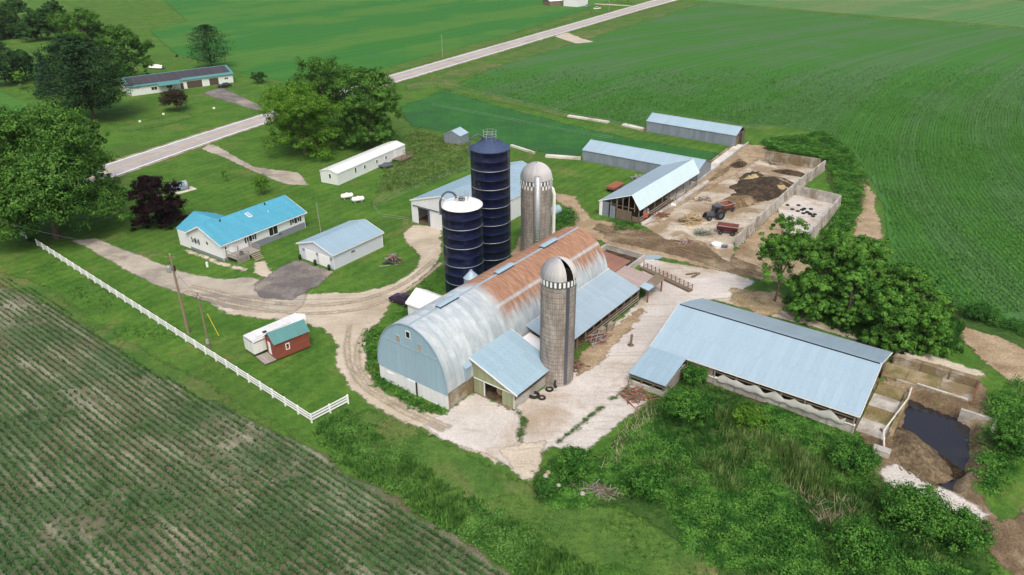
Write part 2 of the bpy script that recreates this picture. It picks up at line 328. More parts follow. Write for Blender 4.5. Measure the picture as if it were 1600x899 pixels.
def lat(x,y,s,seed=0):
    """smooth value noise 0..1"""
    x=x*s;y=y*s;xi=np.floor(x).astype(int);yi=np.floor(y).astype(int);fx=x-xi;fy=y-yi;fx=fx*fx*(3-2*fx);fy=fy*fy*(3-2*fy)
    def h(a,b):
        n=(a*374761393+b*668265263+seed*974711)&0x7fffffff; n=((n^(n>>13))*1274126177)&0x7fffffff; return (n^(n>>16))%10007/10007.
    return (h(xi,yi)*(1-fx)+h(xi+1,yi)*fx)*(1-fy)+(h(xi,yi+1)*(1-fx)+h(xi+1,yi+1)*fx)*fy
# ------------------------------------------------------------------ ground and zones
PITN=1
PIT=[gp(*p) for p in [(1408,612),(1500,645),(1530,668),(1528,712),(1502,788),(1448,768),(1400,742),(1384,700)]]
def gz(x,y):
    P=np.stack([np.ravel(x),np.ravel(y)],1); z=np.zeros(len(P))
    m=(P[:,0]>35)&(P[:,0]<70)&(P[:,1]>50)&(P[:,1]<95)
    if m.any():
        d=sdf(P[m],PIT)+(lat(P[m][:,0],P[m][:,1],.5,71)-.5)*.7+(lat(P[m][:,0],P[m][:,1],1.4,72)-.5)*.3; t=np.clip(d/1.2,0,1); z[m]=-1.7*t*t*(3-2*t)
    return z.reshape(np.shape(x))
def axis(lo,f0,f1,hi,step):
    a=list(np.arange(f0,f1,step)); s=step;v=f1
    while v<hi: a.append(v);s*=1.35;v+=s
    a.append(hi); s=step;v=f0
    while v>lo: s*=1.35;v-=s;a.insert(0,max(v,lo))
    return np.array(sorted(set(a)))
xs=axis(-3000,30,72,3000,.7);ys=axis(-300,50,95,4000,.7);XX,YY=np.meshgrid(xs,ys);ZZ=gz(XX,YY)
nx=len(xs);I=np.arange(len(ys)*nx).reshape(len(ys),nx)
Q=np.stack([I[:-1,:-1],I[:-1,1:],I[1:,1:],I[1:,:-1]],-1).reshape(-1,4)
tag(link('ground',npmesh('ground',np.stack([XX,YY,ZZ],-1).reshape(-1,3),Q,'lawn')),'mown green lawn and grass around the farmyard','lawn',kind='structure')
ZN=[0]
def zone(name,px,mat,z,label,cat,res=1.0,margin=2.2,world=False,kind='structure'):
    ZN[0]+=1; z+=.0003*ZN[0]
    poly=np.array(px if world else [gp(*p) for p in px])
    lo=poly.min(0)-margin-res;hi=poly.max(0)+margin+res
    xs=np.arange(lo[0],hi[0]+res,res);ys=np.arange(lo[1],hi[1]+res,res);X,Y=np.meshgrid(xs,ys);P=np.stack([X.ravel(),Y.ravel()],1)
    d=sdf(P,poly);nx=len(xs);I=np.arange(len(P)).reshape(X.shape)
    Q=np.stack([I[:-1,:-1],I[:-1,1:],I[1:,1:],I[1:,:-1]],-1).reshape(-1,4)
    Q=Q[(d[Q]>-margin).any(1)];u,inv=np.unique(Q,return_inverse=True)
    hz_=gz(P[u,0],P[u,1]); V=np.stack([P[u,0],P[u,1],hz_+z+np.where(hz_<-.01,.16,0)],1)
    return tag(link(name,npmesh(name,V,inv.reshape(-1,4),mat,d[u])),label,cat,kind=kind)
FIELD_L=[(-60,385),(0,415),(60,440),(105,472),(180,528),(250,570),(300,600),(370,636),(430,668),(480,695),(520,722),(600,770),(700,835),(800,910),(860,960),(-200,960),(-200,385)]
FIELD_R=[(712,128),(760,104),(830,86),(930,60),(1010,36),(1110,10),(1200,20),(1320,32),(1450,44),(1600,58),(1760,75),(1760,560),(1600,535),(1530,500),(1470,470),(1420,445),(1393,415),(1388,375),(1382,330),(1362,285),(1330,240),(1290,215),(1230,204),(1170,203),(1090,188),(1025,178),(1010,203),(950,192),(890,178),(800,156)]
zone('far_hill_field',[(1100,6),(1200,17),(1320,29),(1450,41),(1600,55),(1760,70),(2100,40),(1900,-60),(1500,-80),(1150,-50),(1095,-3)],'far_field',.03,'pale green rising field beyond the corn','field',res=8,margin=12)
zone('bean_field',[(240,40),(300,25),(260,-10),(400,-60),(1000,-60),(1000,-12),(930,15),(870,32),(800,55),(700,82),(600,108),(480,128),(400,112),(340,95),(280,75)],'bean_field',.02,'smooth green bean field across the road','field',res=6,margin=8)
zone('left_crop_field',[(-200,95),(0,128),(50,150),(30,175),(-40,200),(-300,180)],'bean_field',.02,'dark green crop strip behind the spruce trees','field',res=3,margin=4)
zone('corn_field',FIELD_R,'corn_field_right',.02,'green corn field with curving rows beyond the feedlot','field',res=3,margin=4)
zone('hay_field',[(628,165),(700,140),(790,168),(890,196),(1000,222),(1130,246),(1092,264),(1020,250),(920,226),(905,250),(800,228),(740,212),(645,195)],'hay',.025,'dark green hay paddock between the wire fences','field',res=1.5)
zone('young_corn_field',FIELD_L,'corn_soil',.02,'young corn field with pale residue rows beside the white fence','field',res=1.5)
zone('rough_grass',[(600,210),(640,195),(735,215),(720,255),(650,285),(580,320),(640,245)],'rough_grass',.03,'yellowing unmown grass beside the mobile home','grass',res=1.2)
zone('rough_grass',[(-20,405),(60,430),(180,515),(330,600),(470,672),(490,690),(430,672),(300,608),(180,540),(60,455),(-20,425)],'rough_grass',.03,'tan dry grass edge along the young corn field','grass',res=1.,margin=1.5)
zone('rough_grass',[(750,98),(1000,22),(1080,5),(1100,12),(930,62),(770,108),(715,132),(640,140),(640,130)],'rough_grass',.028,'rough grass verge between road and corn field','grass',res=2)
zone('rough_grass',[(600,105),(800,55),(930,18),(930,24),(800,64),(600,116)],'rough_grass',.028,'tall grass verge between road and bean field','grass',res=2)
zone('dry_patch',[(186,190),(240,178),(300,170),(306,176),(250,190),(200,197)],'rough_grass',.03,'tan worn strip in the lawn by the road','grass',res=1.5)
zone('rough_grass',[(540,640),(600,640),(680,680),(790,740),(850,780),(960,795),(1100,860),(1260,910),(1000,910),(820,850),(700,800),(560,700)],'rough_grass',.028,'patchy trampled grass below the farm track','grass',res=1.)
zone('wire_fence_strip',[(690,128),(800,156),(890,178),(1010,204),(1010,210),(890,186),(800,163),(690,136)],'rough_grass',.032,'pale dry grass under the pasture fence','grass',res=1.2,margin=1.)
# farm drives and yards
zone('gravel_drive',[(470,455),(560,455),(612,442),(652,418),(660,400),(640,380),(630,362),(650,350),(690,352),(690,392),(675,420),(640,447),(612,468),(604,490),(580,514),(566,545),(568,575),(592,604),(650,640),(700,650),(745,660),(800,735),(770,728),(700,690),(640,662),(585,634),(545,600),(524,570),(528,535),(505,512),(480,500),(410,492),(350,480),(320,462),(370,462)],'gravel',.035,'pale gravel farm drive and turning yard','drive')
zone('old_drive',[(112,366),(150,362),(200,383),(250,404),(300,422),(350,431),(390,427),(430,440),(480,455),(470,480),(420,484),(350,474),(275,448),(238,434),(200,414),(150,384)],'drive_old',.045,'cracked grey driveway leading from the road','drive')
zone('asphalt_apron',[(465,402),(522,420),(500,440),(482,450),(455,465),(405,458),(395,440),(415,428),(440,412)],'asphalt_old',.055,'dark asphalt apron before the garage doors','apron')
zone('gravel_lane',[(330,218),(345,222),(400,255),(470,265),(485,285),(450,283),(400,262),(350,238),(318,226)],'drive_old',.03,'gravel lane leading to the mobile home','lane',margin=1.6)
zone('house_drive',[(320,138),(352,130),(385,146),(410,158),(420,168),(400,165),(360,152)],'asphalt_old',.03,'brown paved drive of the far house','drive',res=1.5)
zone('field_entry',[(872,58),(892,52),(915,62),(935,68),(905,70)],'gravel',.035,'sandy field entrance off the road','lane',res=2)
zone('back_dirt_lane',[(860,300),(900,310),(925,345),(960,350),(1000,365),(1050,375),(1100,385),(1180,420),(1240,430),(1240,452),(1180,440),(1110,425),(1050,410),(1000,400),(930,375),(870,372),(830,395),(800,400),(810,370),(880,350),(890,330)],'dirt',.04,'brown dirt lane behind the barn','lane')
zone('mud_track',[(930,352),(1000,362),(1050,378),(1110,392),(1200,430),(1240,436),(1240,446),(1150,434),(1080,410),(1020,395),(950,378)],'dirt_dark',.05,'dark muddy wheel tracks crossing the yard','track')
zone('barn_yard_slab',[(690,648),(738,612),(800,640),(858,600),(905,568),(960,510),(1010,462),(1000,405),(1050,415),(1120,428),(1180,445),(1150,470),(1060,480),(1015,545),(982,590),(1010,632),(960,668),(910,706),(850,700),(810,745),(760,715),(700,690),(650,662)],'concrete_yard',.06,'worn pale concrete barnyard slab','yard')
zone('feedlot_floor',[(1000,350),(1060,315),(1130,265),(1165,235),(1200,250),(1280,268),(1250,300),(1200,345),(1150,388),(1140,420),(1100,385),(1040,378)],'mud_floor',.062,'pale muddy concrete feedlot floor','yard')
zone('bunker_floor',[(1215,330),(1243,312),(1312,326),(1300,345),(1270,378),(1230,372)],'concrete_yard',.064,'stained concrete floor of the empty bunker','yard',margin=1.2)
zone('feedlot_dirt',[(1165,232),(1200,235),(1200,250),(1130,290),(1060,330),(1030,350),(1005,352),(1090,290)],'dirt',.068,'brown trodden dirt along the feed alley','dirt')
zone('field_track',[(1335,285),(1355,285),(1372,330),(1380,380),(1360,395),(1330,375),(1345,340)],'dirt',.045,'brown dirt track beside the corn','track')
zone('straw_ground',[(1140,455),(1215,465),(1235,490),(1190,500),(1140,478)],'straw_dirt',.066,'straw-coloured soil under the locust tree','dirt')
zone('side_track',[(1495,518),(1560,540),(1620,575),(1660,660),(1620,680),(1590,625),(1555,590),(1505,548)],'dirt',.045,'dirt farm track at the corn edge','track')
zone('lagoon_dirt',[(1375,690),(1395,680),(1430,640),(1500,650),(1540,665),(1530,720),(1510,770),(1560,830),(1640,780),(1640,960),(1560,900),(1530,860),(1440,800),(1350,760),(1350,735)],'dirt_dark',.03,'brown churned soil around the manure lagoon','dirt',res=.6)
zone('broken_slab',[(1368,742),(1400,735),(1440,755),(1500,790),(1540,815),(1520,830),(1450,798),(1380,765)],'concrete_yard',.045,'broken pale concrete strip beside the lagoon','slab',res=.6,margin=1.2)
zone('weed_ground',[(830,745),(870,715),(935,722),(990,655),(1040,600),(1060,575),(1110,590),(1330,694),(1362,716),(1352,745),(1440,800),(1530,842),(1545,960),(1200,960),(1100,875),(960,795),(840,785)],'weed_floor',.03,'dark weedy soil below the freestall barn','weeds')
zone('weed_ground',[(1160,480),(1210,470),(1250,480),(1330,440),(1440,455),(1540,505),(1600,540),(1620,600),(1560,590),(1500,545),(1400,560),(1300,520)],'weed_floor',.032,'dark weedy soil under the locust trees','weeds')
zone('weed_ground',[(1290,215),(1325,240),(1355,290),(1345,340),(1330,370),(1280,385),(1310,330),(1290,265),(1200,240),(1195,228)],'weed_floor',.032,'weedy soil behind the bunker walls','weeds')
zone('sandy_wash',[(770,700),(850,690),(840,720),(825,750),(800,745)],'gravel',.068,'sandy wash-out at the end of the slab','dirt',res=.7)
zone('calf_dirt',[(735,610),(790,640),(800,628),(770,600)],'dirt_dark',.07,'brown manure at the lean-to door','dirt',res=.5,margin=1.)
zone('lagoon_apron_dirt',[(1340,705),(1395,560),(1530,605),(1560,680),(1540,760),(1420,770),(1360,750)],'dirt_dark',.025,'dark wet soil between barn end and lagoon','dirt',res=.7)
zone('bunker_dirt',[(1150,395),(1215,335),(1240,375),(1262,385),(1215,420),(1180,440),(1145,425)],'dirt',.045,'brown soil outside the bunker wall','dirt')
zone('bunker_track',[(1200,395),(1270,385),(1262,425),(1230,450),(1180,440)],'straw_dirt',.05,'pale trodden soil under the slender locust','dirt')
zone('barn_back_gravel',[(1098,462),(1150,470),(1260,495),(1400,545),(1535,595),(1530,603),(1395,560),(1250,512),(1100,470)],'gravel',.05,'pale gravel strip behind the freestall barn','path',res=.7,margin=1.2)
CR=[]
for nm,pts,w_,lab in (('slab_crack',[(868,694),(895,672),(915,655),(940,638)],2.2,'weedy crack across the barnyard slab'),('slab_crack',[(800,640),(815,655),(808,690)],1.6,'muddy crack below the lean-to'),('slab_crack',[(950,630),(975,612),(985,600)],2.5,'weedy seam beside the freestall lean-to')):
    L_=[(x-w_,y-w_*.6) for x,y in pts]+[(x+w_,y+w_*.6) for x,y in pts[::-1]]
    zone(nm,L_,'weed_floor',.068,lab,'crack',res=.25,margin=.5)
zone('yard_stain',[(905,560),(925,545),(1000,480),(1010,490),(960,540),(925,580),(900,590)],'dirt',.067,'brown soil and straw along the long lean-to','dirt',res=.5,margin=1.)
def rut(pts,w_,lab,mat='dirt',z=.066):
    Pp=np.array([gp(*p) for p in pts]); Pp=smooth(resample(Pp,30),6); T_=np.gradient(Pp,axis=0); T_/=np.linalg.norm(T_,axis=1)[:,None]; N_=np.c_[-T_[:,1],T_[:,0]]
    zone('wheel_rut',np.r_[Pp+N_*w_,(Pp-N_*w_)[::-1]],mat,z,lab,'rut',res=.3,margin=.6,world=True)
def resample(P,n):
    s=np.r_[0,np.cumsum(np.linalg.norm(np.diff(P,axis=0),axis=1))]; t=np.linspace(0,s[-1],n); return np.stack([np.interp(t,s,P[:,0]),np.interp(t,s,P[:,1])],1)
def smooth(P,k=25):
    Q=P.copy()
    for _ in range(k): Q[1:-1]=(Q[:-2]+2*Q[1:-1]+Q[2:])/4
    return Q
surf('rut_soil',(.37,.315,.235),(.46,.40,.31),.5,(.30,.25,.18),.3,edge=True,amp=.35,fine=6,fineamt=.3,esc=1.5,soft=.35)
rut([(545,505),(540,535),(542,570),(568,606),(630,643),(690,672)],.3,'outer wheel rut of the track round the barn','rut_soil')
rut([(570,510),(556,540),(556,572),(582,604),(640,640),(700,668)],.3,'inner wheel rut of the track round the barn','rut_soil')
rut([(300,440),(380,462),(470,475),(560,470),(630,445),(680,405)],.35,'curving wheel rut along the gravel drive','rut_soil')
rut([(290,448),(370,472),(470,488),(570,482),(640,452),(690,410)],.35,'second wheel rut along the gravel drive','rut_soil')
rut([(930,360),(1000,375),(1060,392),(1120,410),(1200,440)],.5,'dark rut behind the concrete pen','dirt_dark',.069)
rut([(1010,350),(1060,322),(1110,290),(1160,255)],.5,'muddy wheel rut along the feed bunk','dirt_dark',.072)
# county road
UP=[(-120,338),(0,301),(182,243),(340,194.5),(424,170.5),(600,119),(800,66),(860,50),(930,31),(1000,12),(1045,0),(1120,-20)]
LO=[(-120,374),(0,331),(182,265),(258,238),(340,210),(430,181),(600,132),(800,77),(860,59.5),(950,35),(1000,20.5),(1085,-1),(1150,-19)]
A=np.array([gp(*p) for p in UP]);B=np.array([gp(*p) for p in LO])
def resample(P,n):
    s=np.r_[0,np.cumsum(np.linalg.norm(np.diff(P,axis=0),axis=1))]; t=np.linspace(0,s[-1],n); return np.stack([np.interp(t,s,P[:,0]),np.interp(t,s,P[:,1])],1)
def smooth(P,k=25):
    Q=P.copy()
    for _ in range(k): Q[1:-1]=(Q[:-2]+2*Q[1:-1]+Q[2:])/4
    return Q
A=smooth(resample(A,90),40);B=smooth(resample(B,90),40)
def ribbon(name,f0,f1,z,mat,label,cat,parent=None):
    P=A+(B-A)*f0;R=A+(B-A)*f1;n=len(P);V=np.r_[np.c_[P,np.full(n,z)],np.c_[R,np.full(n,z)]]
    i=np.arange(n-1);Q=np.stack([i,i+n,i+n+1,i+1],1);o=link(name,npmesh(name,V,Q,mat),parent)
    return tag(o,label,cat,kind='structure') if label else o
rd=ribbon('road',-.03,1.03,.05,'road_asphalt','straight grey two-lane country road with white edge lines','road')
ribbon('edge_line',.0,.05,.062,'line_white',None,None,rd);ribbon('edge_line',.95,1.,.062,'line_white',None,None,rd)
ribbon('centre_line',.47,.494,.062,'line_yellow',None,None,rd);ribbon('centre_line',.506,.53,.062,'line_yellow',None,None,rd)
ribbon('road_shoulder',-.14,1.14,.04,'concrete_stained','narrow brown gravel shoulder of the road','shoulder')
# ------------------------------------------------------------------ building helpers
def panel_run(parent,p0,p1,du,L,pw,mat,rib=.3,name='roof_panel',lift=.035,rh=.03,rw=.05):
    """sheet panels side by side from p0(eave)->p1(ridge), repeated along du for length L; panels share one mesh"""
    p0=Vector(p0);p1=Vector(p1);du=Vector(du).normalized();n=max(1,round(L/pw));w=L/n
    if (p1-p0).length>5.5 and name=='roof_panel':   # long slopes are laid in two tiers, the upper lapping the lower
        k=random.uniform(.44,.56);pm=p0+(p1-p0)*k;panel_run(parent,p0,pm+(p1-p0)*.012,du,L,pw,mat,rib,'roof_sheet',lift,rh,rw);panel_run(parent,pm,p1,du,L,pw,mat,rib,'roof_sheet',lift+.018,rh,rw);return
    s=(p1-p0);nrm=du.cross(s).normalized()
    if nrm.z<0: nrm=-nrm
    prof=[(0.004,0)];k=max(1,round(w/rib))
    for i in range(k):
        c=w*(i+.5)/k; prof+=[(c-rw,0),(c-rw*.4,rh),(c+rw*.4,rh),(c+rw,0)]
    prof.append((w-.004,0))
    mb=MB();m=len(prof)
    vs=[p0+du*a+nrm*(b+lift) for a,b in prof]+[p1+du*a+nrm*(b+lift) for a,b in prof]
    mb.add(vs,[(i,i+1,m+i+1,m+i) for i in range(m-1)])
    me=mb.mesh(name,mat)
    for i in range(n): link(name,me,parent,du*(w*i))
def gable(name,label,cat,x,y,ang,L,Wd,he,hr,q=.5,roof='metal_blue',wall='siding_pale',ov=.25,group=None,rib=.3,pw=.9,walls='FBLR',trim='trim_white',wall_z=0.,ribh=.03,wallrib=None,trimw=.16):
    r=thing(name,label,cat,(x,y,0),ang,group)
    sf=(hr-he)/(q*Wd);sb=(hr-he)/((1-q)*Wd);e=ov;t=.1
    def zr(v): return (he+sf*v if v<=q*Wd else he+sb*(Wd-v))-.06
    if 'F' in walls: ob('wall',MB().box((e,e,wall_z),(L-e,e+t,zr(e))),wall,r)
    if 'B' in walls: ob('wall',MB().box((e,Wd-e-t,wall_z),(L-e,Wd-e,zr(Wd-e))),wall,r)
    for c,u in (('L',e),('R',L-e-t)):
        if c in walls:
            ob('wall',MB().ext([(u,e+t,wall_z),(u,Wd-e-t,wall_z),(u,Wd-e-t,zr(Wd-e-t)),(u,q*Wd,zr(q*Wd)),(u,e+t,zr(e+t))],(t,0,0)),wall,r)
    rf=ob('roof',MB().ext([(0,0,he-.05),(0,q*Wd,hr-.05),(0,Wd,he-.05),(0,Wd,he),(0,q*Wd,hr),(0,0,he)],(L,0,0)),'wood_gray',r)
    panel_run(rf,(0,0,he),(0,q*Wd,hr),(1,0,0),L,pw,roof,rib,rh=ribh);panel_run(rf,(0,Wd,he),(0,q*Wd,hr),(1,0,0),L,pw,roof,rib,rh=ribh)
    ob('ridge_cap',MB().ext([(-.03,q*Wd-.25,hr+.07-sf*.25),(-.03,q*Wd,hr+.09),(-.03,q*Wd+.25,hr+.07-sb*.25),(-.03,q*Wd,hr+.03)],(L+.06,0,0)),roof,rf)
    if trim:
        for u in (-.05,L+.01):
            m=MB()
            m.ext([(u,-.03,he-trimw),(u,q*Wd,hr-trimw),(u,q*Wd,hr+.08),(u,-.03,he+.08)],(.04,0,0));m.ext([(u,Wd+.03,he-trimw),(u,Wd+.03,he+.08),(u,q*Wd,hr+.08),(u,q*Wd,hr-trimw)],(.04,0,0))
            ob('rake_trim',m,trim,rf)
        ob('fascia',MB().box((-.01,-.04,he-trimw),(L,0-.005,he+.02)),trim,rf);ob('fascia',MB().box((-.01,Wd+.005,he-trimw),(L,Wd+.04,he+.02)),trim,rf)
        if 'F' in walls:
            for u in (e-.02,L-e-.1): ob('corner_trim',MB().box((u,e-.03,wall_z),(u+.14,e-.002,zr(e)-.02)),trim,r)
    return r,zr
def onwall(side,L,Wd,ov):
    """map (a along wall, z, out) to local coordinates"""
    if side=='F': return lambda a,z,o:(a,ov-o,z)
    if side=='L': return lambda a,z,o:(ov-o,a,z)
    if side=='R': return lambda a,z,o:(L-ov+o,a,z)
    return lambda a,z,o:(a,Wd-ov+o,z)
def slabon(f,a0,a1,z0,z1,o0,o1):
    p=f(a0,z0,o0);q=f(a1,z1,o1); return MB().box(tuple(map(min,p,q)),tuple(map(max,p,q)))
def window(r,f,a,z,w,h,frame='trim_white',pane='glass_dark',mull=1,shut=None,fr=.09,name='window'):
    m=MB()
    for a0,a1,z0,z1 in ((a-w/2,a+w/2,z,z+fr),(a-w/2,a+w/2,z+h-fr,z+h),(a-w/2,a-w/2+fr,z+fr,z+h-fr),(a+w/2-fr,a+w/2,z+fr,z+h-fr)):
        b=slabon(f,a0,a1,z0,z1,0.002,.06);m.add(b.v,b.f)
    for i in range(1,mull):
        c=a-w/2+w*i/mull;b=slabon(f,c-.035,c+.035,z+fr,z+h-fr,.002,.05);m.add(b.v,b.f)
    o=ob(name,m,frame,r); ob('pane',slabon(f,a-w/2+fr*.9,a+w/2-fr*.9,z+fr*.9,z+h-fr*.9,.004,.025),pane,o)
    if shut:
        for s in (-1,1): ob('shutter',slabon(f,a+s*(w/2+.04),a+s*(w/2+.36),z-.03,z+h+.03,.004,.05),shut,o)
    return o
def door(r,f,a,z,w,h,mat='trim_white',knob=True,name='door',out=.05):
    o=ob(name,slabon(f,a-w/2,a+w/2,z,z+h,.003,out),mat,r)
    if knob: ob('handle',slabon(f,a+w/2-.16,a+w/2-.08,z+h*.48,z+h*.53,out,out+.05),'steel_dark',o)
    return o
def boards(r,f,a0,a1,z0,z1,bw,mat,out=.03,vert=True,name='board',gap=.015,ztop=None):
    n=max(1,round((a1-a0 if vert else z1-z0)/bw)); 
    for i in range(n):
        if vert:
            b0=a0+(a1-a0)*i/n;b1=a0+(a1-a0)*(i+1)/n;ob(name,slabon(f,b0+gap,b1-gap,z0,z1,.003,out+random.random()*.012),mat,r)
        else:
            c0=z0+(z1-z0)*i/n;c1=z0+(z1-z0)*(i+1)/n;ob(name,slabon(f,a0,a1,c0+gap,c1-gap,.003,out+random.random()*.012),mat,r)
# ------------------------------------------------------------------ ranch house
Lh,Wh,heh,hrh,qh=19.5,10.6,3.15,5.45,.56
house,zr=gable('ranch_house','white ranch house with bright sky-blue ribbed metal roof','house',-50.77,118.24,55.,Lh,Wh,heh,hrh,qh,'roof_sky','siding_white',.45,rib=.45,pw=.9,ribh=.1)
f=onwall('F',Lh,Wh,.45);fl=onwall('L',Lh,Wh,.45)
for o in house.children:
    if o.name.startswith('wall'): o.data.materials[0]=MATS['siding_white']
ob('foundation',slabon(f,6.5,Lh-.5,.0,1.25,.003,.03),'foundation',house);ob('foundation',slabon(f,.5,6.5,.0,.45,.003,.03),'foundation',house);ob('foundation',slabon(fl,.5,Wh-.5,.0,.5,.003,.03),'foundation',house)
for a in (16.3,17.6): window(house,f,a,1.75,.6,1.0,shut='shutter')
for a in (5.9,7.1): window(house,f,a,1.75,.55,1.0,shut='shutter')
pd=window(house,f,11.6,1.05,2.1,1.95,mull=2,pane='glass_dark',name='patio_door');door(house,f,2.4,1.0,.95,1.95,'trim_white');window(house,f,1.2,1.9,.5,.7,mull=1)
for z,a in ((1.6,7.6),(1.6,8.7)): window(house,fl,a,z,.5,.95,shut='shutter')
ob('vent',slabon(fl,4.4,4.8,2.2,2.7,.003,.06),'shutter',house);ob('vent',slabon(f,12.6,13.4,.7,.85,.03,.05),'black',house)
def onroof(u,s): # point on front slope
    return (u,s*qh*Wh,heh+(hrh-heh)*s)
a=math.atan2(hrh-heh,qh*Wh)
def roofbox(r,u,s,w,l,h,mat,name):
    m=MB().box((-w/2,-l/2,0),(w/2,l/2,h));o=ob(name,m,mat,r,onroof(u,s));o.location.z+=.05;o.rotation_euler=(a,0,0);return o
sk=roofbox(house,9.6,.72,.75,1.35,.16,'trim_white','skylight')
ob('glass',MB().box((-.3,-.58,.16),(.3,.58,.175)),'metal_pale',sk)
for u,s in ((4.2,.88),(14.2,.9)): ob('roof_vent',MB().tube([onroof(u,s),tuple(np.array(onroof(u,s))+[0,0,.45])],.14,10),'shutter',house)
ob('vent_pipe',MB().tube([onroof(13.2,.55),tuple(np.array(onroof(13.2,.55))+[0,0,.5])],.06,8),'trim_white',house)
# rear cross wing, its left slope seen past the main ridge
wing=MB();wu0,wu1,wm=.52,9.2,4.7;wv=Wh+3.4
rw=ob('wing_roof',MB().ext([(wu0,qh*Wh+.3,heh-.05),(wm,qh*Wh+.3,hrh-.35),(wu1,qh*Wh+.3,heh-.05),(wu1,qh*Wh+.3,heh),(wm,qh*Wh+.3,hrh-.3),(wu0,qh*Wh+.3,heh)],(0,wv-qh*Wh-.3,0)),'roof_sky',house)
panel_run(rw,(wu0,qh*Wh+.3,heh),(wm,qh*Wh+.3,hrh-.3),(0,1,0),wv-qh*Wh-.3,.9,'roof_sky',.45,rh=.1);panel_run(rw,(wu1,qh*Wh+.3,heh),(wm,qh*Wh+.3,hrh-.3),(0,1,0),wv-qh*Wh-.3,.9,'roof_sky',.45,rh=.1)
ob('wall',MB().ext([(.5,Wh-.3,0),(wu1-.3,Wh-.3,0),(wu1-.3,Wh-.3,heh-.1),(wm,Wh-.3,hrh-.5),(.5,Wh-.3,heh-.1)],(0,wv-Wh-.1,0)),'siding_white',house)
# porch deck
dk=thing('porch_deck','grey wooden porch deck with railings and steps at the house door','deck',(-50.77,118.24,0),55.)
nb=14
for i in range(nb): ob('deck_board',MB().box((.9+i*.36,-2.9,.9),(.9+i*.36+.34,.38,.95)),'wood_gray',dk)
for x in (1.0,3.4,5.8):
    for y in (-2.8,.2): ob('post',MB().box((x-.06,y-.06,0),(x+.06,y+.06,1.95)),'wood_gray',dk)
for z in (1.35,1.9):
    ob('rail',MB().bar((1,-2.8,z),(3.4,-2.8,z),.06,.09),'wood_gray',dk);ob('rail',MB().bar((5.8,-2.8,z),(5.8,.2,z),.06,.09),'wood_gray',dk);ob('rail',MB().bar((1,-2.8,z),(1,.2,z),.06,.09),'wood_gray',dk)
for i in range(12): ob('baluster',MB().box((1.1+i*.2,-2.83,.95),(1.14+i*.2,-2.79,1.9)),'wood_gray',dk)
for i in range(14): ob('baluster',MB().box((5.78,-2.7+i*.2,.95),(5.82,-2.66+i*.2,1.9)),'wood_gray',dk)
for i in range(4): ob('step',MB().box((3.7,-3.2-i*.3,.68-i*.22),(5.5,-2.9-i*.3,.74-i*.22)),'wood_plank',dk)
for i in range(9): ob('skirt_board',MB().box((1.+i*.27,-2.86,.02),(1.2+i*.27,-2.83,.88)),'wood_gray',dk)
gx=thing('gas_grill','black covered grill on the porch deck','grill',(-50.77,118.24,0),55.)
ob('lid',MB().lathe([(.01,1.75),(.2,1.72),(.33,1.55),(.35,1.4)],12,c=(2.6,-1.9)),'black',gx);ob('cart',MB().box((2.3,-2.15,.96),(2.9,-1.65,1.4)),'steel_dark',gx)
zone('walkway',[(397,404),(412,403),(425,420),(415,428),(398,420)],'gravel',.07,'pale stone walk below the porch steps','path',res=.5,margin=.6)
zone('walkway',[(288,384),(297,384),(355,405),(388,414),(384,418),(345,410)],'gravel',.05,'pale stone bed along the house gable','path',res=.5,margin=.6)
# ------------------------------------------------------------------ two-car garage
Lg,Wg=12.34,9.35
gar,zr=gable('garage','grey two-car garage with pale metal roof and two white doors','garage',-30.48,114.62,54.19,Lg,Wg,2.82,4.33,.5,'metal_blue','siding_pale',.25,rib=.3)
f=onwall('F',Lg,Wg,.25);fl=onwall('L',Lg,Wg,.25)
for a in (2.6,6.0):
    d=door(gar,fl,a,.03,2.75,2.15,'trim_white',False,'overhead_door',.04)
    for i in range(4): ob('door_panel',slabon(fl,a-1.35,a+1.35,.06+i*.53,.55+i*.53,.042,.06),'trim_white',d)
for a in (.75,4.3,7.8): 
    lm=ob('wall_wreath',MB().lathe([(.14,0),(.2,.06),(.26,0),(.2,-.06),(.14,0)],12),'green_metal',gar,fl(a,1.95,.08));lm.rotation_euler=(0,math.pi/2,0)
w=window(gar,f,4.8,1.5,1.0,.6,mull=2,frame='siding_pale')
for i,(a,l) in enumerate(((.75,'beside the outer garage door'),(4.3,'between the two garage doors'),(8.3,'at the garage corner nearest the house'))):
    p=Matrix.Rotation(math.radians(54.19),4,'Z')@Vector((-.45,a,0));t=thing('planter','dark potted shrub '+l,'planter',(-30.48+p.x,114.62+p.y,.06))
    ob('pot',MB().lathe([(.01,0),(.2,0),(.27,.45),(.24,.45)],12),'black',t);b=ob('shrub',MB().lathe([(.02,.4),(.3,.6),(.25,.95),(.02,1.15)],9),'leaf_dark',t)
# ------------------------------------------------------------------ mobile home
Lm,Wm=25.76,5.2
mob,zr=gable('mobile_home','long white mobile home with patched white roof','mobile home',-38.82,158.94,61.57,Lm,Wm,2.75,3.4,.5,'roof_white','siding_mobile',.06,rib=1.2,pw=1.2,ribh=.012,trim='siding_mobile')
f=onwall('F',Lm,Wm,.06);fl=onwall('L',Lm,Wm,.06)
for a,w,h in ((6.2,.7,1.35),(9.6,.75,1.0),(14.2,.75,1.0),(17.8,.75,1.0)): window(mob,f,a,1.1,w,h,mull=1)
window(mob,fl,2.3,1.2,.7,1.2);door(mob,f,21.6,.7,.9,1.95,'trim_white')
for i in range(21): ob('skirting',slabon(f,.1+i*1.22,1.3+i*1.22,.02,.6,.003,.03+.01*(i%2)),'siding_mobile',mob)
t=thing('wood_deck','weathered brown deck with railings beside the mobile home','deck',(-38.82,158.94,0),61.57)
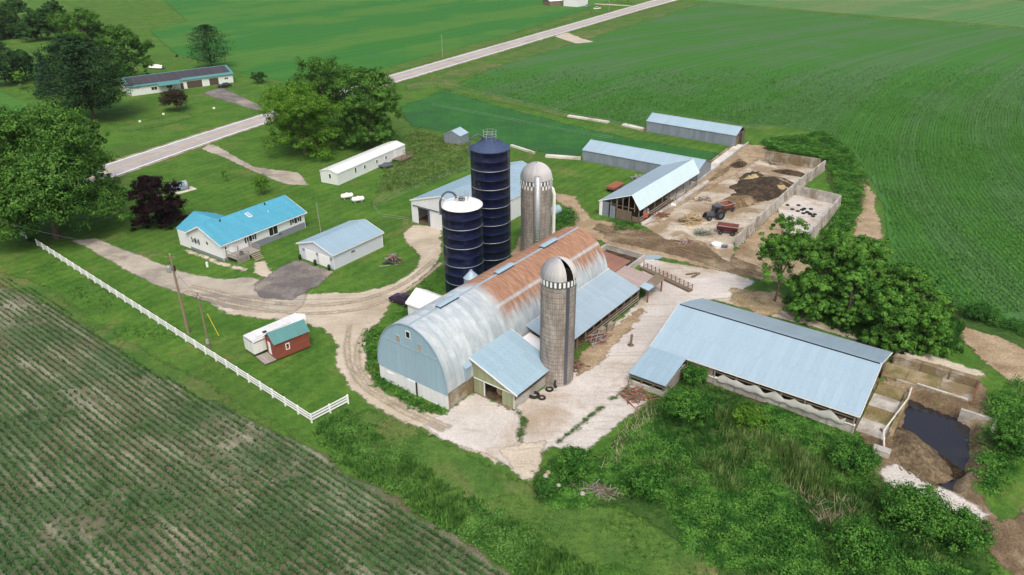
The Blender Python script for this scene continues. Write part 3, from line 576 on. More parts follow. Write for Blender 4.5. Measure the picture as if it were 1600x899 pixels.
for i in range(12): ob('deck_board',MB().box((20+i*.4,-3.,.55),(20.38+i*.4,-.05,.6)),'wood_old',t)
for x in (20,22.4,24.8): ob('post',MB().box((x-.07,-3,0),(x+.07,-2.86,1.6)),'wood_old',t)
for z in (1.1,1.55): ob('rail',MB().bar((20,-2.93,z),(24.8,-2.93,z),.06,.1),'wood_old',t);ob('rail',MB().bar((24.8,-2.93,z),(24.8,0,z),.06,.1),'wood_old',t)
p=gp(606,258);t=thing('trampoline','low round dark trampoline beside the mobile home deck','trampoline',p)
ob('mat',MB().lathe([(.01,.55),(1.5,.56)],24),'steel_dark',t);ob('ring',MB().lathe([(1.5,.5),(1.5,.62),(1.75,.62),(1.75,.5),(1.5,.5)],24),'steel_dark',t)
for k in range(6): ob('leg',MB().tube([(1.6*math.cos(k),1.6*math.sin(k),0),(1.6*math.cos(k),1.6*math.sin(k),.55)],.05,6),'steel_dark',t)
# ------------------------------------------------------------------ machine shed behind the silos
Ls,Ws=26.63,16.03
ms,zr=gable('machine_shed','large white machine shed with open bay behind the blue silos','shed',-6.93,127.43,53.89,Ls,Ws,4.55,7.0,.5,'metal_blue','barn_white',.15,rib=.75,pw=.9,walls='FBR',ribh=.06)
fl=onwall('L',Ls,Ws,.15)
def lwall(a0,a1,z0=0):
    ob('wall',MB().ext([(.15,a0,z0),(.15,a1,z0),(.15,a1,zr(a1)),(.15,max(min(8.01,a1),a0),zr(max(min(8.01,a1),a0))),(.15,a0,zr(a0))],(.1,0,0)),'barn_white',ms)
lwall(.25,11.2);lwall(11.2,14.2,3.4);lwall(14.2,15.78)
ob('sliding_door',slabon(fl,11.1,11.6,.05,3.6,.01,.08),'steel_dark',ms)
ob('floor',MB().box((.3,.3,.0),(Ls-.3,Ws-.3,.09)),'mulch',ms)
for i in range(8): ob('wall_batten',slabon(fl,.6+i*1.3,.66+i*1.3,.1,zr(.6+i*1.3)-.1,.003,.03),'barn_white',ms)
ob('track',slabon(fl,8.6,15.4,3.55,3.7,.05,.16),'steel_dark',ms)
# small gable hut in the paddock behind
p=gp(735,226);hut,_=gable('tin_hut','tiny pale tin hut in the rough grass behind the tall silo','hut',p[0]-2,p[1],62,4.4,5.2,2.3,3.5,.5,'metal_pale','metal_wall',.1,trim=None)
# ------------------------------------------------------------------ sheds right of centre
def tin_walls(r,f,a0,a1,z0,z1,mat='metal_wall'):
    n=round((a1-a0)/.9)
    me=None
    for i in range(n):
        b0=a0+(a1-a0)*i/n;b1=a0+(a1-a0)*(i+1)/n;ob('wall_panel',slabon(f,b0+.012,b1-.012,z0+random.random()*.06,z1,.003,.025+random.random()*.02),mat,r)
Lb,Wb=28.23,9.19
sb,zr=gable('loafing_shed','open-fronted cattle shed with bright metal roof facing the feedlot','shed',24.85,134.27,53.55,Lb,Wb,3.01,5.71,.2,'metal_lit','metal_wall',.2,walls='B',rib=.45,ribh=.045,trim='trim_white',trimw=.08)
for o in list(sb.children):
    if o.name.startswith('roof'):
        for c in o.children:
            if c.name.startswith(('roof_panel','roof_sheet')) and c.data.vertices[0].co.y>5: c.data.materials[0]=MATS['metal_gray']  # slope facing away from the sun: shade painted in with darker sheets
fl=onwall('L',Lb,Wb,.2);f=onwall('F',Lb,Wb,.2)
boards(sb,fl,5.4,6.6,.05,2.6,.3,'metal_wall');boards(sb,fl,1.8,5.2,.05,2.3,.28,'wood_old');boards(sb,fl,6.9,8.2,.05,3.1,.45,'metal_wall');boards(sb,fl,.4,1.6,.3,1.4,.3,'wood_old',vert=False)
boards(sb,fl,1.0,7.0,2.9,3.05,.2,'wood_old',vert=False)
ob('end_panel',slabon(fl,8.3,9.0,.05,3.2,.003,.1),'trim_white',sb)
for i in range(9): 
    a=.4+i*(Lb-.8)/8;ob('post',MB().box((a-.09,.25,0),(a+.09,.43,3.05)),'wood_old',sb)
for i in range(5): ob('gable_stud',MB().box((.22,1.2+i*1.3,2.3),(.3,1.3+i*1.3,zr(1.2+i*1.3)-.05)),'wood_plank',sb)
ob('floor',MB().box((.3,.3,0),(Lb-.3,Wb-.3,.1)),'mulch',sb)
for i in range(2): ob('feed_rail',MB().bar((.3,.1,.7+i*.5),(Lb-.3,.1,.7+i*.5),.08,.14),'wood_gray',sb)
fb=thing('feed_bunk','long concrete feed bunk along the open-fronted shed','feed bunk',(24.85,134.27,0),53.55)
for i in range(10): ob('bunk_section',MB().ext([(i*3.2+.02,-1.5,0),(i*3.2+.02,-.5,0),(i*3.2+.02,-.55,.55),(i*3.2+.02,-.8,.2),(i*3.2+.02,-1.25,.2),(i*3.2+.02,-1.45,.45)],(3.15,0,0)),'concrete',fb)
sc,zr=gable('tin_shed','low grey tin shed joined to the open-fronted cattle shed','shed',17.3,176.04,-35.51,30.,8.36,2.66,4.26,.5,'metal_pale','metal_wall',.15,rib=.45,trim=None)
tin_walls(sc,onwall('F',30,8.36,.15),.2,21.,.25,2.6)
sdd,zr=gable('tin_shed','weathered tin shed standing beside the corn field','shed',37.29,202.19,-37.19,25.91,6.64,2.93,4.54,.5,'metal_pale','metal_wall',.15,rib=.45,walls='FBL',trim=None)
tin_walls(sdd,onwall('F',25.91,6.64,.15),.2,25.7,.2,2.85)
boards(sdd,onwall('R',25.91,6.64,.15),.2,2.2,.05,2.7,.3,'wood_old',out=.02);boards(sdd,onwall('R',25.91,6.64,.15),4.,6.4,.05,2.9,.3,'wood_old',out=.02);boards(sdd,onwall('R',25.91,6.64,.15),.3,6.3,2.9,3.3,.2,'wood_old',vert=False)
for i in range(3): ob('post',MB().box((25.5,.3+i*3,0),(25.7,.5+i*3,3)),'wood_old',sdd)
# ------------------------------------------------------------------ freestall barn
Lf,Wf,hef,hrf=26.59,17.01,2.76,5.52
fs,zr=gable('freestall_barn','wide open-sided barn with large pale blue metal roof','barn',18.47,84.65,-36.22,Lf,Wf,hef,hrf,.5,'metal_pale','concrete',.3,rib=.3,walls='',trim='trim_white',ribh=.02)
for o in fs.children:
    if o.name.startswith('roof'):
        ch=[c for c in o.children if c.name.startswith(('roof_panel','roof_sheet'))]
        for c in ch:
            if c.data.vertices[0].co.y>8: c.data.materials[0]=MATS['metal_gray']  # far slope gets darker sheets, its shading put into the colour
        ob('ridge_gap_shade',MB().box((.2,8.25,hrf-.02),(Lf-.2,8.4,hrf+.1)),'black',o)  # solid black strip painting the shade of an open ridge
f=onwall('F',Lf,Wf,.3);fr=onwall('R',Lf,Wf,.3)
ob('knee_wall',MB().box((.3,.3,0),(Lf-.3,.55,1.15)),'concrete',fs);ob('knee_wall',MB().box((.3,Wf-.55,0),(Lf-.3,Wf-.3,1.15)),'concrete',fs)
ob('sill_board',MB().box((.3,.2,1.15),(Lf-.3,.6,1.22)),'trim_white',fs)
for i in range(10):
    a_=.5+i*(Lf-1)/9
    for y in (.35,5.6,11.2,Wf-.5): ob('post',MB().box((a_-.09,y-.09,.1),(a_+.09,y+.09,zr(y)-.05)),'wood_gray',fs)
for y,z in ((.42,2.0),(.42,2.5)): ob('girt',MB().bar((.4,y,z),(Lf-.4,y,z),.05,.14),'wood_plank',fs)
ob('floor',MB().box((.35,.6,0),(Lf-.35,Wf-.6,.1)),'mulch',fs)
ob('end_girt',MB().bar((Lf-.35,.4,2.2),(Lf-.35,Wf-.4,2.2),.06,.16),'wood_old',fs)
boards(fs,f,5.2,8.8,1.25,2.5,.3,'wood_plank',out=.02)
boards(fs,fr,.5,3.2,.1,2.6,.3,'wood_old',out=.02);boards(fs,fr,14.,16.6,.1,2.6,.3,'wood_old',out=.02)
boards(fs,f,21.5,26.2,1.3,1.75,.22,'wood_old',vert=False,out=.02)
ct=MB();N=26
for i in range(N+1):
    a_=9.6+(25.2-9.6)*i/N;top=1.55+.45*abs(math.sin(i*.63))+.25*math.sin(i*1.7);ct.v+=[(a_,.12-.12*math.sin(i*2.1),.95),(a_,.02+.08*math.sin(i*1.3),1.25),(a_,.2,max(1.3,top))]
for i in range(N):
    for k in range(2): ct.f.append((i*3+k,(i+1)*3+k,(i+1)*3+k+1,i*3+k+1))
ob('side_curtain',ct,'tarp',fs,smooth=True)
# lean-to at its west corner
lt=thing('corner_lean_to','blue-grey metal lean-to roof at the freestall barn corner','lean-to',(18.47,84.65,0),-36.22)
rf=ob('roof',MB().ext([(0,0,hef-.02),(5.2,0,hef-.02),(5.2,-6.,1.75),(0,-6.,1.75)],(0,0,-.08)),'wood_old',lt)
panel_run(rf,(0,-6.,1.75),(0,-.02,hef-.02),(1,0,0),5.2,.87,'metal_blue',.3,rh=.02)
ob('knee_wall',MB().box((.1,-5.9,0),(5.1,-5.7,.75)),'concrete',lt);ob('wall',MB().box((4.95,-5.7,0),(5.1,.2,1.75)),'wood_gray',lt)
for x in (.2,1.8,3.4,4.8): ob('post',MB().box((x-.08,-5.85,.7),(x+.08,-5.7,1.72)),'wood_old',lt)
ob('rail',MB().bar((.1,-5.8,1.3),(5,-5.8,1.3),.05,.14),'wood_gray',lt)
# ------------------------------------------------------------------ main arched barn
BX,BY,BA=-7.98,74.51,52.91;LB,WB,HE,HR=38.57,11.92,2.44,10.05
barn=thing('arched_barn','long silver arched-roof dairy barn with rusted rear roof','barn',(BX,BY,0),BA)
barn_roof_mat(barn)
def bl(u,v,z=0.):
    a=math.radians(BA);return (BX+u*math.cos(a)-v*math.sin(a),BY+u*math.sin(a)+v*math.cos(a),z)
NP=13
def prof(t):  # t 0..1 eave -> ridge : (v,z) on the right half, pointed-arch shape
    a=t*math.pi/2;v=WB/2*(1-math.cos(a)**1.0*(1-.0*t));z=HE+(HR-HE)*math.sin(a)**.94
    return v,z
PR=[prof(i/NP) for i in range(NP+1)]
def archz(v):
    v=min(v,WB-v);v=max(v,0);return float(np.interp(v,[p[0] for p in PR],[p[1] for p in PR]))
sh=MB()
for s in (0,1):
    pts=[((v if s==0 else WB-v),z-.06) for v,z in PR];o=len(sh.v)
    for v,z in pts: sh.v+=[(.05,v,z),(LB-.05,v,z)]
    for i in range(NP): sh.f.append((o+2*i,o+2*i+1,o+2*i+3,o+2*i+2))
shell=ob('roof',sh,'wood_old',barn)
n=43;w=LB/n
for s in (0,1):
    # two tiers of sheets, lower tier tucked under the upper
    for lo,hi,lift in ((0,7,0.),(6.7,NP,.03)):
        m=MB();ts=[lo/NP+(hi-lo)/NP*i/8 for i in range(9)];cs=[(0.006,.035),(.05,.0),(w*.5-.03,0),(w*.5,.02),(w*.5+.03,0),(w-.05,0),(w-.006,.03)]
        k=len(cs)
        for t in ts:
            v,z=prof(t);v2,z2=prof(min(1,t+.01));v1,z1=prof(max(0,t-.01));d=Vector((0,v2-v1,z2-z1)).normalized();nr=Vector((0,-d.z,d.y))
            for u,h in cs:
                q=Vector((u,v,z))+nr*(h+lift)
                if s: q.y=WB-q.y
                m.v.append(tuple(q))
        for i in range(8):
            for j in range(k-1): m.f.append((i*k+j,i*k+j+1,(i+1)*k+j+1,(i+1)*k+j))
        me=m.mesh('roof_sheet','barn_roof_sheet')
        for i in range(n): link('roof_sheet',me,shell,(w*i,0,0))
ob('ridge_cap',MB().ext([(0,WB/2-.3,HR-.02),(0,WB/2,HR+.12),(0,WB/2+.3,HR-.02)],(LB,0,0)),'metal_gray',shell)
for u in (5.5,17.5,28.5):
    o=ob('ridge_vent',MB().ext([(u,WB/2-.45,HR+.02),(u,WB/2-.3,HR+.3),(u,WB/2+.3,HR+.3),(u,WB/2+.45,HR+.02)],(3.6,0,0)),'steel_dark',shell)
    ob('vent_cover',MB().ext([(u-.1,WB/2-.5,HR+.3),(u-.1,WB/2,HR+.42),(u-.1,WB/2+.5,HR+.3)],(3.8,0,0)),'metal_pale',o)
# gable: white base boards, blue vertical sheets following the arch
def gbl(u0,out,mat_lo,mat_hi,nm):
    npan=14
    for i in range(npan):
        v0=WB*i/npan+.01;v1=WB*(i+1)/npan-.01
        tops=[(v1+(v0-v1)*k/5,max(HE-.3,archz(v1+(v0-v1)*k/5)-.1)) for k in range(6)]
        ob('gable_panel',MB().ext([(u0,v0,HE-.35),(u0,v1,HE-.35)]+[(u0,v,z) for v,z in tops],(out+.01*(i%2),0,0)),mat_hi,barn)
        ob('base_board',MB().box((min(u0,u0+out*.6),v0,0),(max(u0,u0+out*.6)+.002*(i%2),v1,HE-.36)),mat_lo,barn)
gbl(.12,-.1,'barn_white','barn_blue','front');gbl(LB-.12,.1,'barn_white','barn_white','rear')
em=MB()
for s in (0,1):
    pts=[((v if s==0 else WB-v),z) for v,z in PR]
    for i in range(NP): em.bar((-.02,pts[i][0],pts[i][1]),(-.02,pts[i+1][0],pts[i+1][1]),.14,.12)
ob('arch_trim',em,'metal_gray',barn)
fb_=lambda a,z,o:(.03-o,a,z)
for a_,z_,w_,h_,m_ in ((WB/2+.1,8.2,.75,1.0,'black'),(WB/2+1.9,7.0,.75,1.0,'wood_plank'),(WB/2-1.7,7.0,.75,1.0,'wood_plank')): window(barn,fb_,a_,z_,w_,h_,frame='barn_blue' if m_!='black' else 'trim_white',pane=m_,fr=.06)
ob('gable_joint',slabon(fb_,1.2,WB-1.2,6.75,6.83,.002,.05),'metal_pale',barn)
ob('door_gap_shade',slabon(fb_,5.1,5.35,.0,2.05,.06,.08),'black',barn);door(barn,fb_,6.1,.05,1.4,1.95,'barn_white',False,'sliding_door',.12);door(barn,fb_,9.9,.5,1.4,1.2,'barn_white',False,'hatch',.1)  # first piece is a black slab painting the dark of a door opening
ob('stone_wall',MB().box((.15,.12,0),(LB-.15,.35,HE+.02)),'concrete_stained',barn);ob('stone_wall',MB().box((.15,WB-.35,0),(LB-.15,WB-.12,HE+.02)),'concrete_stained',barn)
# dormer by the lean-to
dm=ob('dormer',MB().ext([(3.3,-.15,2.5),(3.3,-.15,4.4),(3.3,1.6,5.6),(3.3,1.6,2.5)],(1.1,0,0)),'metal_gray',barn)
ob('dormer_roof',MB().ext([(3.2,-.3,4.35),(3.2,1.7,5.72),(3.2,1.7,5.8),(3.2,-.3,4.43)],(1.3,0,0)),'metal_blue',dm)
# front lean-to
fl_=thing('calf_lean_to','green-stained lean-to with blue metal roof against the arched barn','lean-to',(BX,BY,0),BA)
u0,u1=4.7,13.4
rf=ob('roof',MB().ext([(u0,.9,5.35),(u0,-7.1,2.45),(u0,-7.1,2.37),(u0,.9,5.27)],(u1-u0,0,0)),'wood_old',fl_)
panel_run(rf,(u0,-7.1,2.45),(u0,.9,5.35),(1,0,0),u1-u0,.87,'metal_blue',.3,rh=.025)
ob('rake_trim',MB().ext([(u0-.06,.9,5.2),(u0-.06,-7.15,2.28),(u0-.06,-7.15,2.52),(u0-.06,.9,5.44)],(.05,0,0)),'trim_white',rf);ob('rake_trim',MB().ext([(u1+.01,.9,5.25),(u1+.01,-7.15,2.33),(u1+.01,-7.15,2.52),(u1+.01,.9,5.44)],(.05,0,0)),'trim_white',rf)
def zl(v): return 2.45+(5.35-2.45)*(v+7.1)/8-.12
f2=lambda a,z,o:(5.0-o,a,z)
for i in range(16):
    v0=-6.5+6.5*i/16;v1=-6.5+6.5*(i+1)/16-.012;z0=2.3 if -4.75<(v0+v1)/2<-1.75 else 2.3
    ob('gable_board',MB().ext([(4.92,v0,2.3),(4.92,v1,2.3),(4.92,v1,max(2.32,zl(v1))),(4.92,v0,max(2.31,zl(v0)))],(.06+.01*(i%2),0,0)),'algae_wall',fl_)
for a0,a1,nm in ((-6.45,-4.6,'s'),(-1.75,-.05,'d')): boards(fl_,f2,a0,a1,.02,2.28,.46,'algae_wall',out=.06)
ob('door_frame',slabon(f2,-1.85,-1.72,.02,2.3,.0,.12),'barn_white',fl_);ob('door_track',slabon(f2,-6.4,-.1,2.25,2.35,.06,.16),'barn_white',fl_);ob('corner_post',slabon(f2,-6.5,-6.36,.02,2.3,.0,.1),'concrete_pale',fl_)
ob('knee_wall',MB().box((5.0,-6.5,0),(12.6,-6.3,1.25)),'concrete',fl_)
for x in (5.2,8.8,12.4): ob('post',MB().box((x-.08,-6.48,1.2),(x+.08,-6.32,2.5)),'wood_old',fl_)
ob('floor',MB().box((5,-6.3,0),(12.6,.1,.12)),'mulch',fl_)
bale=thing('straw_bale','round tan straw bale inside the lean-to doorway','bale',bl(6.8,-3.4,.1),BA+20)
ob('bale',MB().tube([(-.6,0,.75),(.6,0,.75)],.75,18),'straw_bale',bale)
# long lean-to
ll=thing('feeding_lean_to','long blue-grey lean-to roof along the rear half of the barn','lean-to',(BX,BY,0),BA)
u0,u1=16.6,39.0
rf=ob('roof',MB().ext([(u0,.35,4.25),(u0,-5.5,2.35),(u0,-5.5,2.27),(u0,.35,4.17)],(u1-u0,0,0)),'wood_old',ll)
panel_run(rf,(u0,-5.5,2.35),(u0,.35,4.25),(1,0,0),u1-u0,.87,'metal_gray',.3,rh=.025)
ob('flashing',MB().bar((u0,.3,4.32),(u1,.3,4.32),.35,.04),'trim_white',rf)
for i in range(11): 
    x=u0+.3+i*2.2;ob('post',MB().box((x-.09,-5.3,0),(x+.09,-5.12,2.3)),'wood_old',ll)
for z in (.5,.95,1.4): ob('rail',MB().bar((24,-5.35,z),(u1,-5.35,z),.06,.16),'wood_gray' if z<1 else 'wood_old',ll)
ob('beam',MB().bar((u0,-5.2,2.15),(u1,-5.2,2.15),.12,.2),'wood_old',ll);ob('floor',MB().box((u0,-5.1,0),(u1,.1,.1)),'mulch',ll)
for i,(u,v) in enumerate(((27,-5.9),(29,-6.2))): tag(ob('stone_block',MB().box((-.6,-.35,0),(.6,.35,1.1)),'concrete_stained',None,bl(u,v)),('squat pale stone block leaning at the long lean-to','tall rough stone block beside the lean-to posts')[i],'block').rotation_euler=(0,0,math.radians(BA+12*i))
ob('white_sheet',MB().ext([(14.6,-.2,3.2),(17.0,-.2,3.2),(17.0,-4.,2.3),(14.6,-4.,2.3)],(0,0,-.08)),'trim_white',ll)
# small roofs at the barn's rear
rr=thing('rusty_rear_roof','low rust-red tin roof behind the arched barn','shed roof',(BX,BY,0),BA)
rf=ob('roof',MB().ext([(38.9,8.,3.35),(46.5,8.,3.35),(46.5,.3,2.75),(38.9,.3,2.75)],(0,0,-.1)),'wood_old',rr)
panel_run(rf,(38.9,.3,2.75),(38.9,8.,3.35),(1,0,0),7.6,.84,'rust_roof',.28,rh=.02)
rf2=ob('lower_roof',MB().ext([(39.1,.2,2.7),(44.5,.2,2.7),(44.5,-5.2,2.2),(39.1,-5.2,2.2)],(0,0,-.1)),'wood_old',rr)
panel_run(rf2,(39.1,-5.2,2.2),(39.1,.2,2.7),(1,0,0),5.4,.9,'rust_pink',.45,rh=.03)
for u,v in ((46,.6),(46,7.6),(42,7.6),(44.2,-5),(39.6,-5)): ob('post',MB().box((u-.09,v-.09,0),(u+.09,v+.09,2.2 if v<0 else 2.7)),'wood_old',rr)
pr=thing('porch_roof','small pale metal roof over the cattle gate','shed roof',(BX,BY,0),BA)
rf=ob('roof',MB().ext([(39.3,-5.3,2.5),(44.6,-5.3,2.7),(44.6,-7.0,2.4),(39.3,-6.8,2.2)],(0,0,-.08)),'wood_old',pr);panel_run(rf,(39.3,-6.8,2.25),(39.3,-5.2,2.55),(1,0,0),5.3,.88,'metal_pale',.3,rh=.02)
for u in (39.6,44.3): ob('post',MB().box((u-.1,-6.7,0),(u+.1,-6.5,2.3)),'rust',pr)
# concrete pen behind
pen=thing('concrete_pen','low concrete pen walls behind the arched barn','pen',(BX,BY,0),BA)
for a_,b_ in (((46.8,9.),(53.6,9.)),((53.6,9.),(53.6,1.2)),((53.6,1.2),(46.8,1.2))): ob('wall',MB().bar((a_[0],a_[1],.55),(b_[0],b_[1],.55),.35,1.1),'concrete',pen)
ob('floor',MB().box((46.8,1.4,0),(53.4,8.8,.08)),'pile_dark',pen)
# milk house
mh,zr=gable('milk_house','small white milk house with white metal roof beside the barn','milk house',*bl(18.9,12.0)[:2],BA+90,8.6,5.,2.5,4.0,.5,'roof_white','siding_white',.2,rib=.6,ribh=.02)
window(mh,onwall('R',8.6,5.,.2),2.6,.9,1.0,.8,mull=2);window(mh,onwall('B',8.6,5.,.2),6.2,1.,.9,.9)
# ------------------------------------------------------------------ silos
def ring(r,z0,z1,n=40,t=.006): return MB().lathe([(r,z0),(r,z1-.05),(r+t,z1-.05),(r+t,z1),(r,z1)],n)
def blue_silo(name,label,x,y,r,h,nr,white_cap,stripe,rz):
    s=thing(name,label,'silo',(x,y,0),rz);rh=h/nr
    me=ring(r,0,rh).mesh('wall_ring','silo_blue',True)
    for i in range(nr): link('wall_ring',me,s,(0,0,rh*i))
    band=MB().lathe([(r+.012,0),(r+.03,.015),(r+.03,.075),(r+.012,.09)],40).mesh('white_band','steel',True)
    for i in range(nr):
        if i%2==stripe and i>0: link('white_band',band,s,(0,0,rh*i-.05))
    for k in range(14):
        t=2*math.pi*k/14;ob('seam',MB().box((r-.01,-.03,.02),(r+.02,.03,h-.1)),'silo_blue',s).rotation_euler=(0,0,t)
    if white_cap:
        cap=ob('roof',MB().lathe([(r+.06,h-.12),(r+.06,h+.02),(r*.86,h+.28),(r*.55,h+.52),(r*.2,h+.66),(.01,h+.68)],40),'white_gloss',s,smooth=True);hc=h+.68
    else:
        cap=ob('roof',MB().lathe([(r+.06,h-.1),(r+.06,h+.02),(r*.8,h+.5),(r*.35,h+1.25),(.35,h+1.55),(.01,h+1.55)],20),'silo_roof_blue',s);hc=h+1.55
        for k in range(20):
            t=2*math.pi*k/20;ob('roof_rib',MB().bar((math.cos(t)*r,math.sin(t)*r,h+.08),(math.cos(t)*r*.36,math.sin(t)*r*.36,h+1.27),.07,.1),'silo_roof_blue',cap)
    ob('hatch',MB().lathe([(.01,hc+.45),(.45,hc+.42),(.55,hc),(.6,hc-.1)],14),'steel_dark' if white_cap else 'silo_roof_blue',s)
    # top platform rail
    for z in (.35,.75,1.15): ob('platform_rail',MB().lathe([(1.05,hc+z),(1.1,hc+z+.03),(1.05,hc+z+.06)],18),'steel',s)
    for k in range(8): t=2*math.pi*k/8;ob('platform_post',MB().tube([(1.07*math.cos(t),1.07*math.sin(t),hc-.25),(1.07*math.cos(t),1.07*math.sin(t),hc+1.2)],.03,5),'steel',s)
    # filler pipe curling over the roof from the side
    R=1.35;pth=[(-r-.25,0,h-1.2),(-r-.25,0,h+.4)]+[(-r-.25+R-R*math.cos(t),0,h+.4+R*math.sin(t)*1.35) for t in np.linspace(.2,2.75,10)]
    ob('filler_pipe',MB().tube(pth,.17,8),'steel_dark',s)
    ld=MB()
    for o in (-.2,.2): ld.tube([(o,-r-.15,.3),(o,-r-.15,h)],.025,5)
    for i in range(int(h/.4)): ld.bar((-.2,-r-.15,.5+i*.4),(.2,-r-.15,.5+i*.4),.03)
    o=ob('ladder',ld,'steel',s);o.rotation_euler=(0,0,2.2)
    return s
blue_silo('blue_silo','shorter dark blue steel silo with white cap',gp(727,459)[0],gp(727,459)[1],3.13,15.4,10,True,0,20)
blue_silo('blue_silo','tallest dark blue steel silo with conical blue roof',gp(770,420)[0],gp(770,420)[1],3.18,21.4,14,False,0,20)
def stave_silo(label,x,y,r,h,teeth,rz,chute,slit):
    s=thing('stave_silo',label,'silo',(x,y,0),rz)
    ob('wall',MB().lathe([(r,0),(r,h)],44),'silo_stave',s,smooth=True)
    hoop=MB().lathe([(r+.005,-.025),(r+.03,0),(r+.005,.025)],40).mesh('hoop','steel_dark',True)
    z=.6
    while z<h-1.3: link('hoop',hoop,s,(0,0,z));z+=.55 if z<h*.5 else .75
    ob('collar',MB().lathe([(r+.03,h-.95),(r+.05,h),(r-.02,h)],40),'steel_dark',s)
    tm=MB().box((r+.04,-.13,-.8),(r+.075,.13,-.1)).mesh('stave_end','white_gloss')
    for k in range(teeth):
        o=link('stave_end',tm,s,(0,0,h));o.rotation_euler=(0,0,2*math.pi*k/teeth)
        if not slit: o2=link('stave_end',tm,s,(0,0,h-.75));o2.rotation_euler=(0,0,2*math.pi*(k+.5)/teeth)
    # dome of gores
    ng=28;gm=MB();k=9
    for j in range(k+1):
        a_=j/k*math.pi/2;rr_=max(.12,(r+.06)*math.cos(a_));zz=(r+.05)*.98*math.sin(a_)
        for e,b in ((-.5,.0),(-.46,.05),(.46,.0),(.5,.05)):
            t=2*math.pi/ng*e;gm.v.append(((rr_+b*.5)*math.cos(t),(rr_+b*.5)*math.sin(t),zz))
    for j in range(k):
        for i in range(3): gm.f.append((j*4+i,j*4+i+1,(j+1)*4+i+1,(j+1)*4+i))
    me=gm.mesh('dome_gore','dome_silver',True);dome=ob('dome',MB().lathe([((r-.05)*math.cos(t),(r-.05)*math.sin(t)) for t in np.linspace(0,math.pi/2-.03,8)],28,*( (math.radians(22),math.radians(354)) if slit else (0,2*math.pi))),'black',s,(0,0,h))
    for i in range(ng):
        if slit and i in (0,1): continue
        o=link('dome_gore',me,dome);o.rotation_euler=(0,0,2*math.pi*i/ng)
    if slit: ob('dome_ladder',MB().bar(((r+.1)*.98,-.5,.2),((r+.1)*.2,-.1,r*.95),.05,.3),'steel',dome)
    # chute / pipe up the side
    if chute:
        ob('chute',MB().tube([(r+.4,0,.3),(r+.4,0,h+1.1)],.55,14),'steel',s,smooth=True)
        cr=MB().lathe([(.555,0),(.59,.03),(.555,.06)],14).mesh('chute_band','steel')
        for i in range(int(h/.5)): link('chute_band',cr,s,(r+.4,0,.5+i*.5))
    else:
        ob('ladder_channel',MB().box((r-.02,-.22,.4),(r+.07,.22,h-.9)),'steel_dark',s)
    return s
# yaw: +x of each silo turned to where the photo shows the chute or the slit
x,y=gp(867,592);stave_silo('near brown concrete silo with split silver dome beside the barn',x,y,2.2,15.2,26,-62,False,True)
x,y=gp(838,392);stave_silo('rear grey concrete silo with checkered band and silver chute',x,y,2.7,13.8,26,-88,True,False)
sp=thing('blower_pipe','white pipe leaning against the rear concrete silo','pipe',gp(866,372))
ob('pipe',MB().tube([(0,0,0),(0,.0,8.5),(-.3,.1,9.6)],.3,10),'white_gloss',sp);ob('elbow',MB().tube([(-.3,.1,9.6),(-.9,.2,10.)],.28,10),'white_gloss',sp)
fbn=thing('feed_bin','small galvanised feed bin with cone roof at the short silo','feed bin',bl(23.4,15.6))
ob('body',MB().lathe([(1.15,1.2),(1.15,4.6)],24),'metal_pale',fbn,smooth=True);ob('cone_roof',MB().lathe([(1.25,4.55),(.25,5.6),(.22,5.8),(.01,5.8)],24),'metal_pale',fbn);ob('hopper',MB().lathe([(1.15,1.2),(.3,.4),(.01,.4)],24),'metal_gray',fbn)
for k in range(4): t=k*math.pi/2;ob('leg',MB().tube([(1.1*math.cos(t),1.1*math.sin(t),0),(1.1*math.cos(t),1.1*math.sin(t),1.5)],.06,6),'steel',fbn)
for z in (2.2,3.3,4.4): ob('seam',MB().lathe([(1.155,z),(1.18,z+.03),(1.155,z+.06)],24),'metal_gray',fbn)
# galvanised bin lying behind the rear silo
t=thing('steel_tank','pale horizontal steel tank in the weeds behind the rear silo','tank',gp(868,338),50)
ob('shell',MB().tube([(-1.4,0,1.),(-1.2,0,1.),(1.2,0,1.),(1.4,0,1.)],[.6,.95,.95,.6],18),'metal_pale',t,smooth=False)
for x in (-.8,.8): ob('saddle',MB().box((x-.12,-.7,0),(x+.12,.7,.4)),'rust',t)
# ------------------------------------------------------------------ red cabin and white trailer
cx,cy=gp(429.5,561)
cb,zr=gable('red_cabin','small red plank cabin with teal metal roof on skids','cabin',cx+.1,cy,43.,5.5,3.1,2.75,3.95,.5,'roof_teal','brick_red',.2,rib=.3,ribh=.03,walls='FBLR',trim=None,wall_z=.3)
f=onwall('F',5.5,3.1,.2);fl=onwall('L',5.5,3.1,.2)
boards(cb,f,.2,5.3,.32,2.6,.2,'brick_red',vert=False,out=.02);boards(cb,fl,.2,2.9,.32,2.6,.2,'brick_red',vert=False,out=.02)
window(cb,f,2.0,1.2,.6,1.0,fr=.1);door(cb,fl,1.9,.5,.8,1.9,'trim_white')
for y in (.5,2.5): ob('skid',MB().box((-.2,y,.02),(5.6,y+.2,.3)),'wood_old',cb)
for i in range(4): ob('porch_board',MB().box((-1.55+i*.42,.2,.3),(-1.16+i*.42,2.9,.36)),'wood_gray',cb)
ob('porch_frame',MB().box((-1.6,.3,.08),(0,2.8,.29)),'wood_old',cb)
tx,ty=gp(397.5,553)
tr=thing('white_trailer','dirty white enclosed trailer parked behind the red cabin','trailer',(tx,ty,0),48.)
body=ob('body',MB().ext([(0,0,.5),(0,2.5,.5),(0,2.5,2.5),(0,2.25,2.62),(0,.25,2.62),(0,0,2.5)],(8.6,0,0)),'siding_mobile',tr)
nose=MB();nose.ext([(8.6,0,.5),(9.3,1.25,.5),(8.6,2.5,.5)],(0,0,2.05));ob('nose',nose,'siding_mobile',tr)
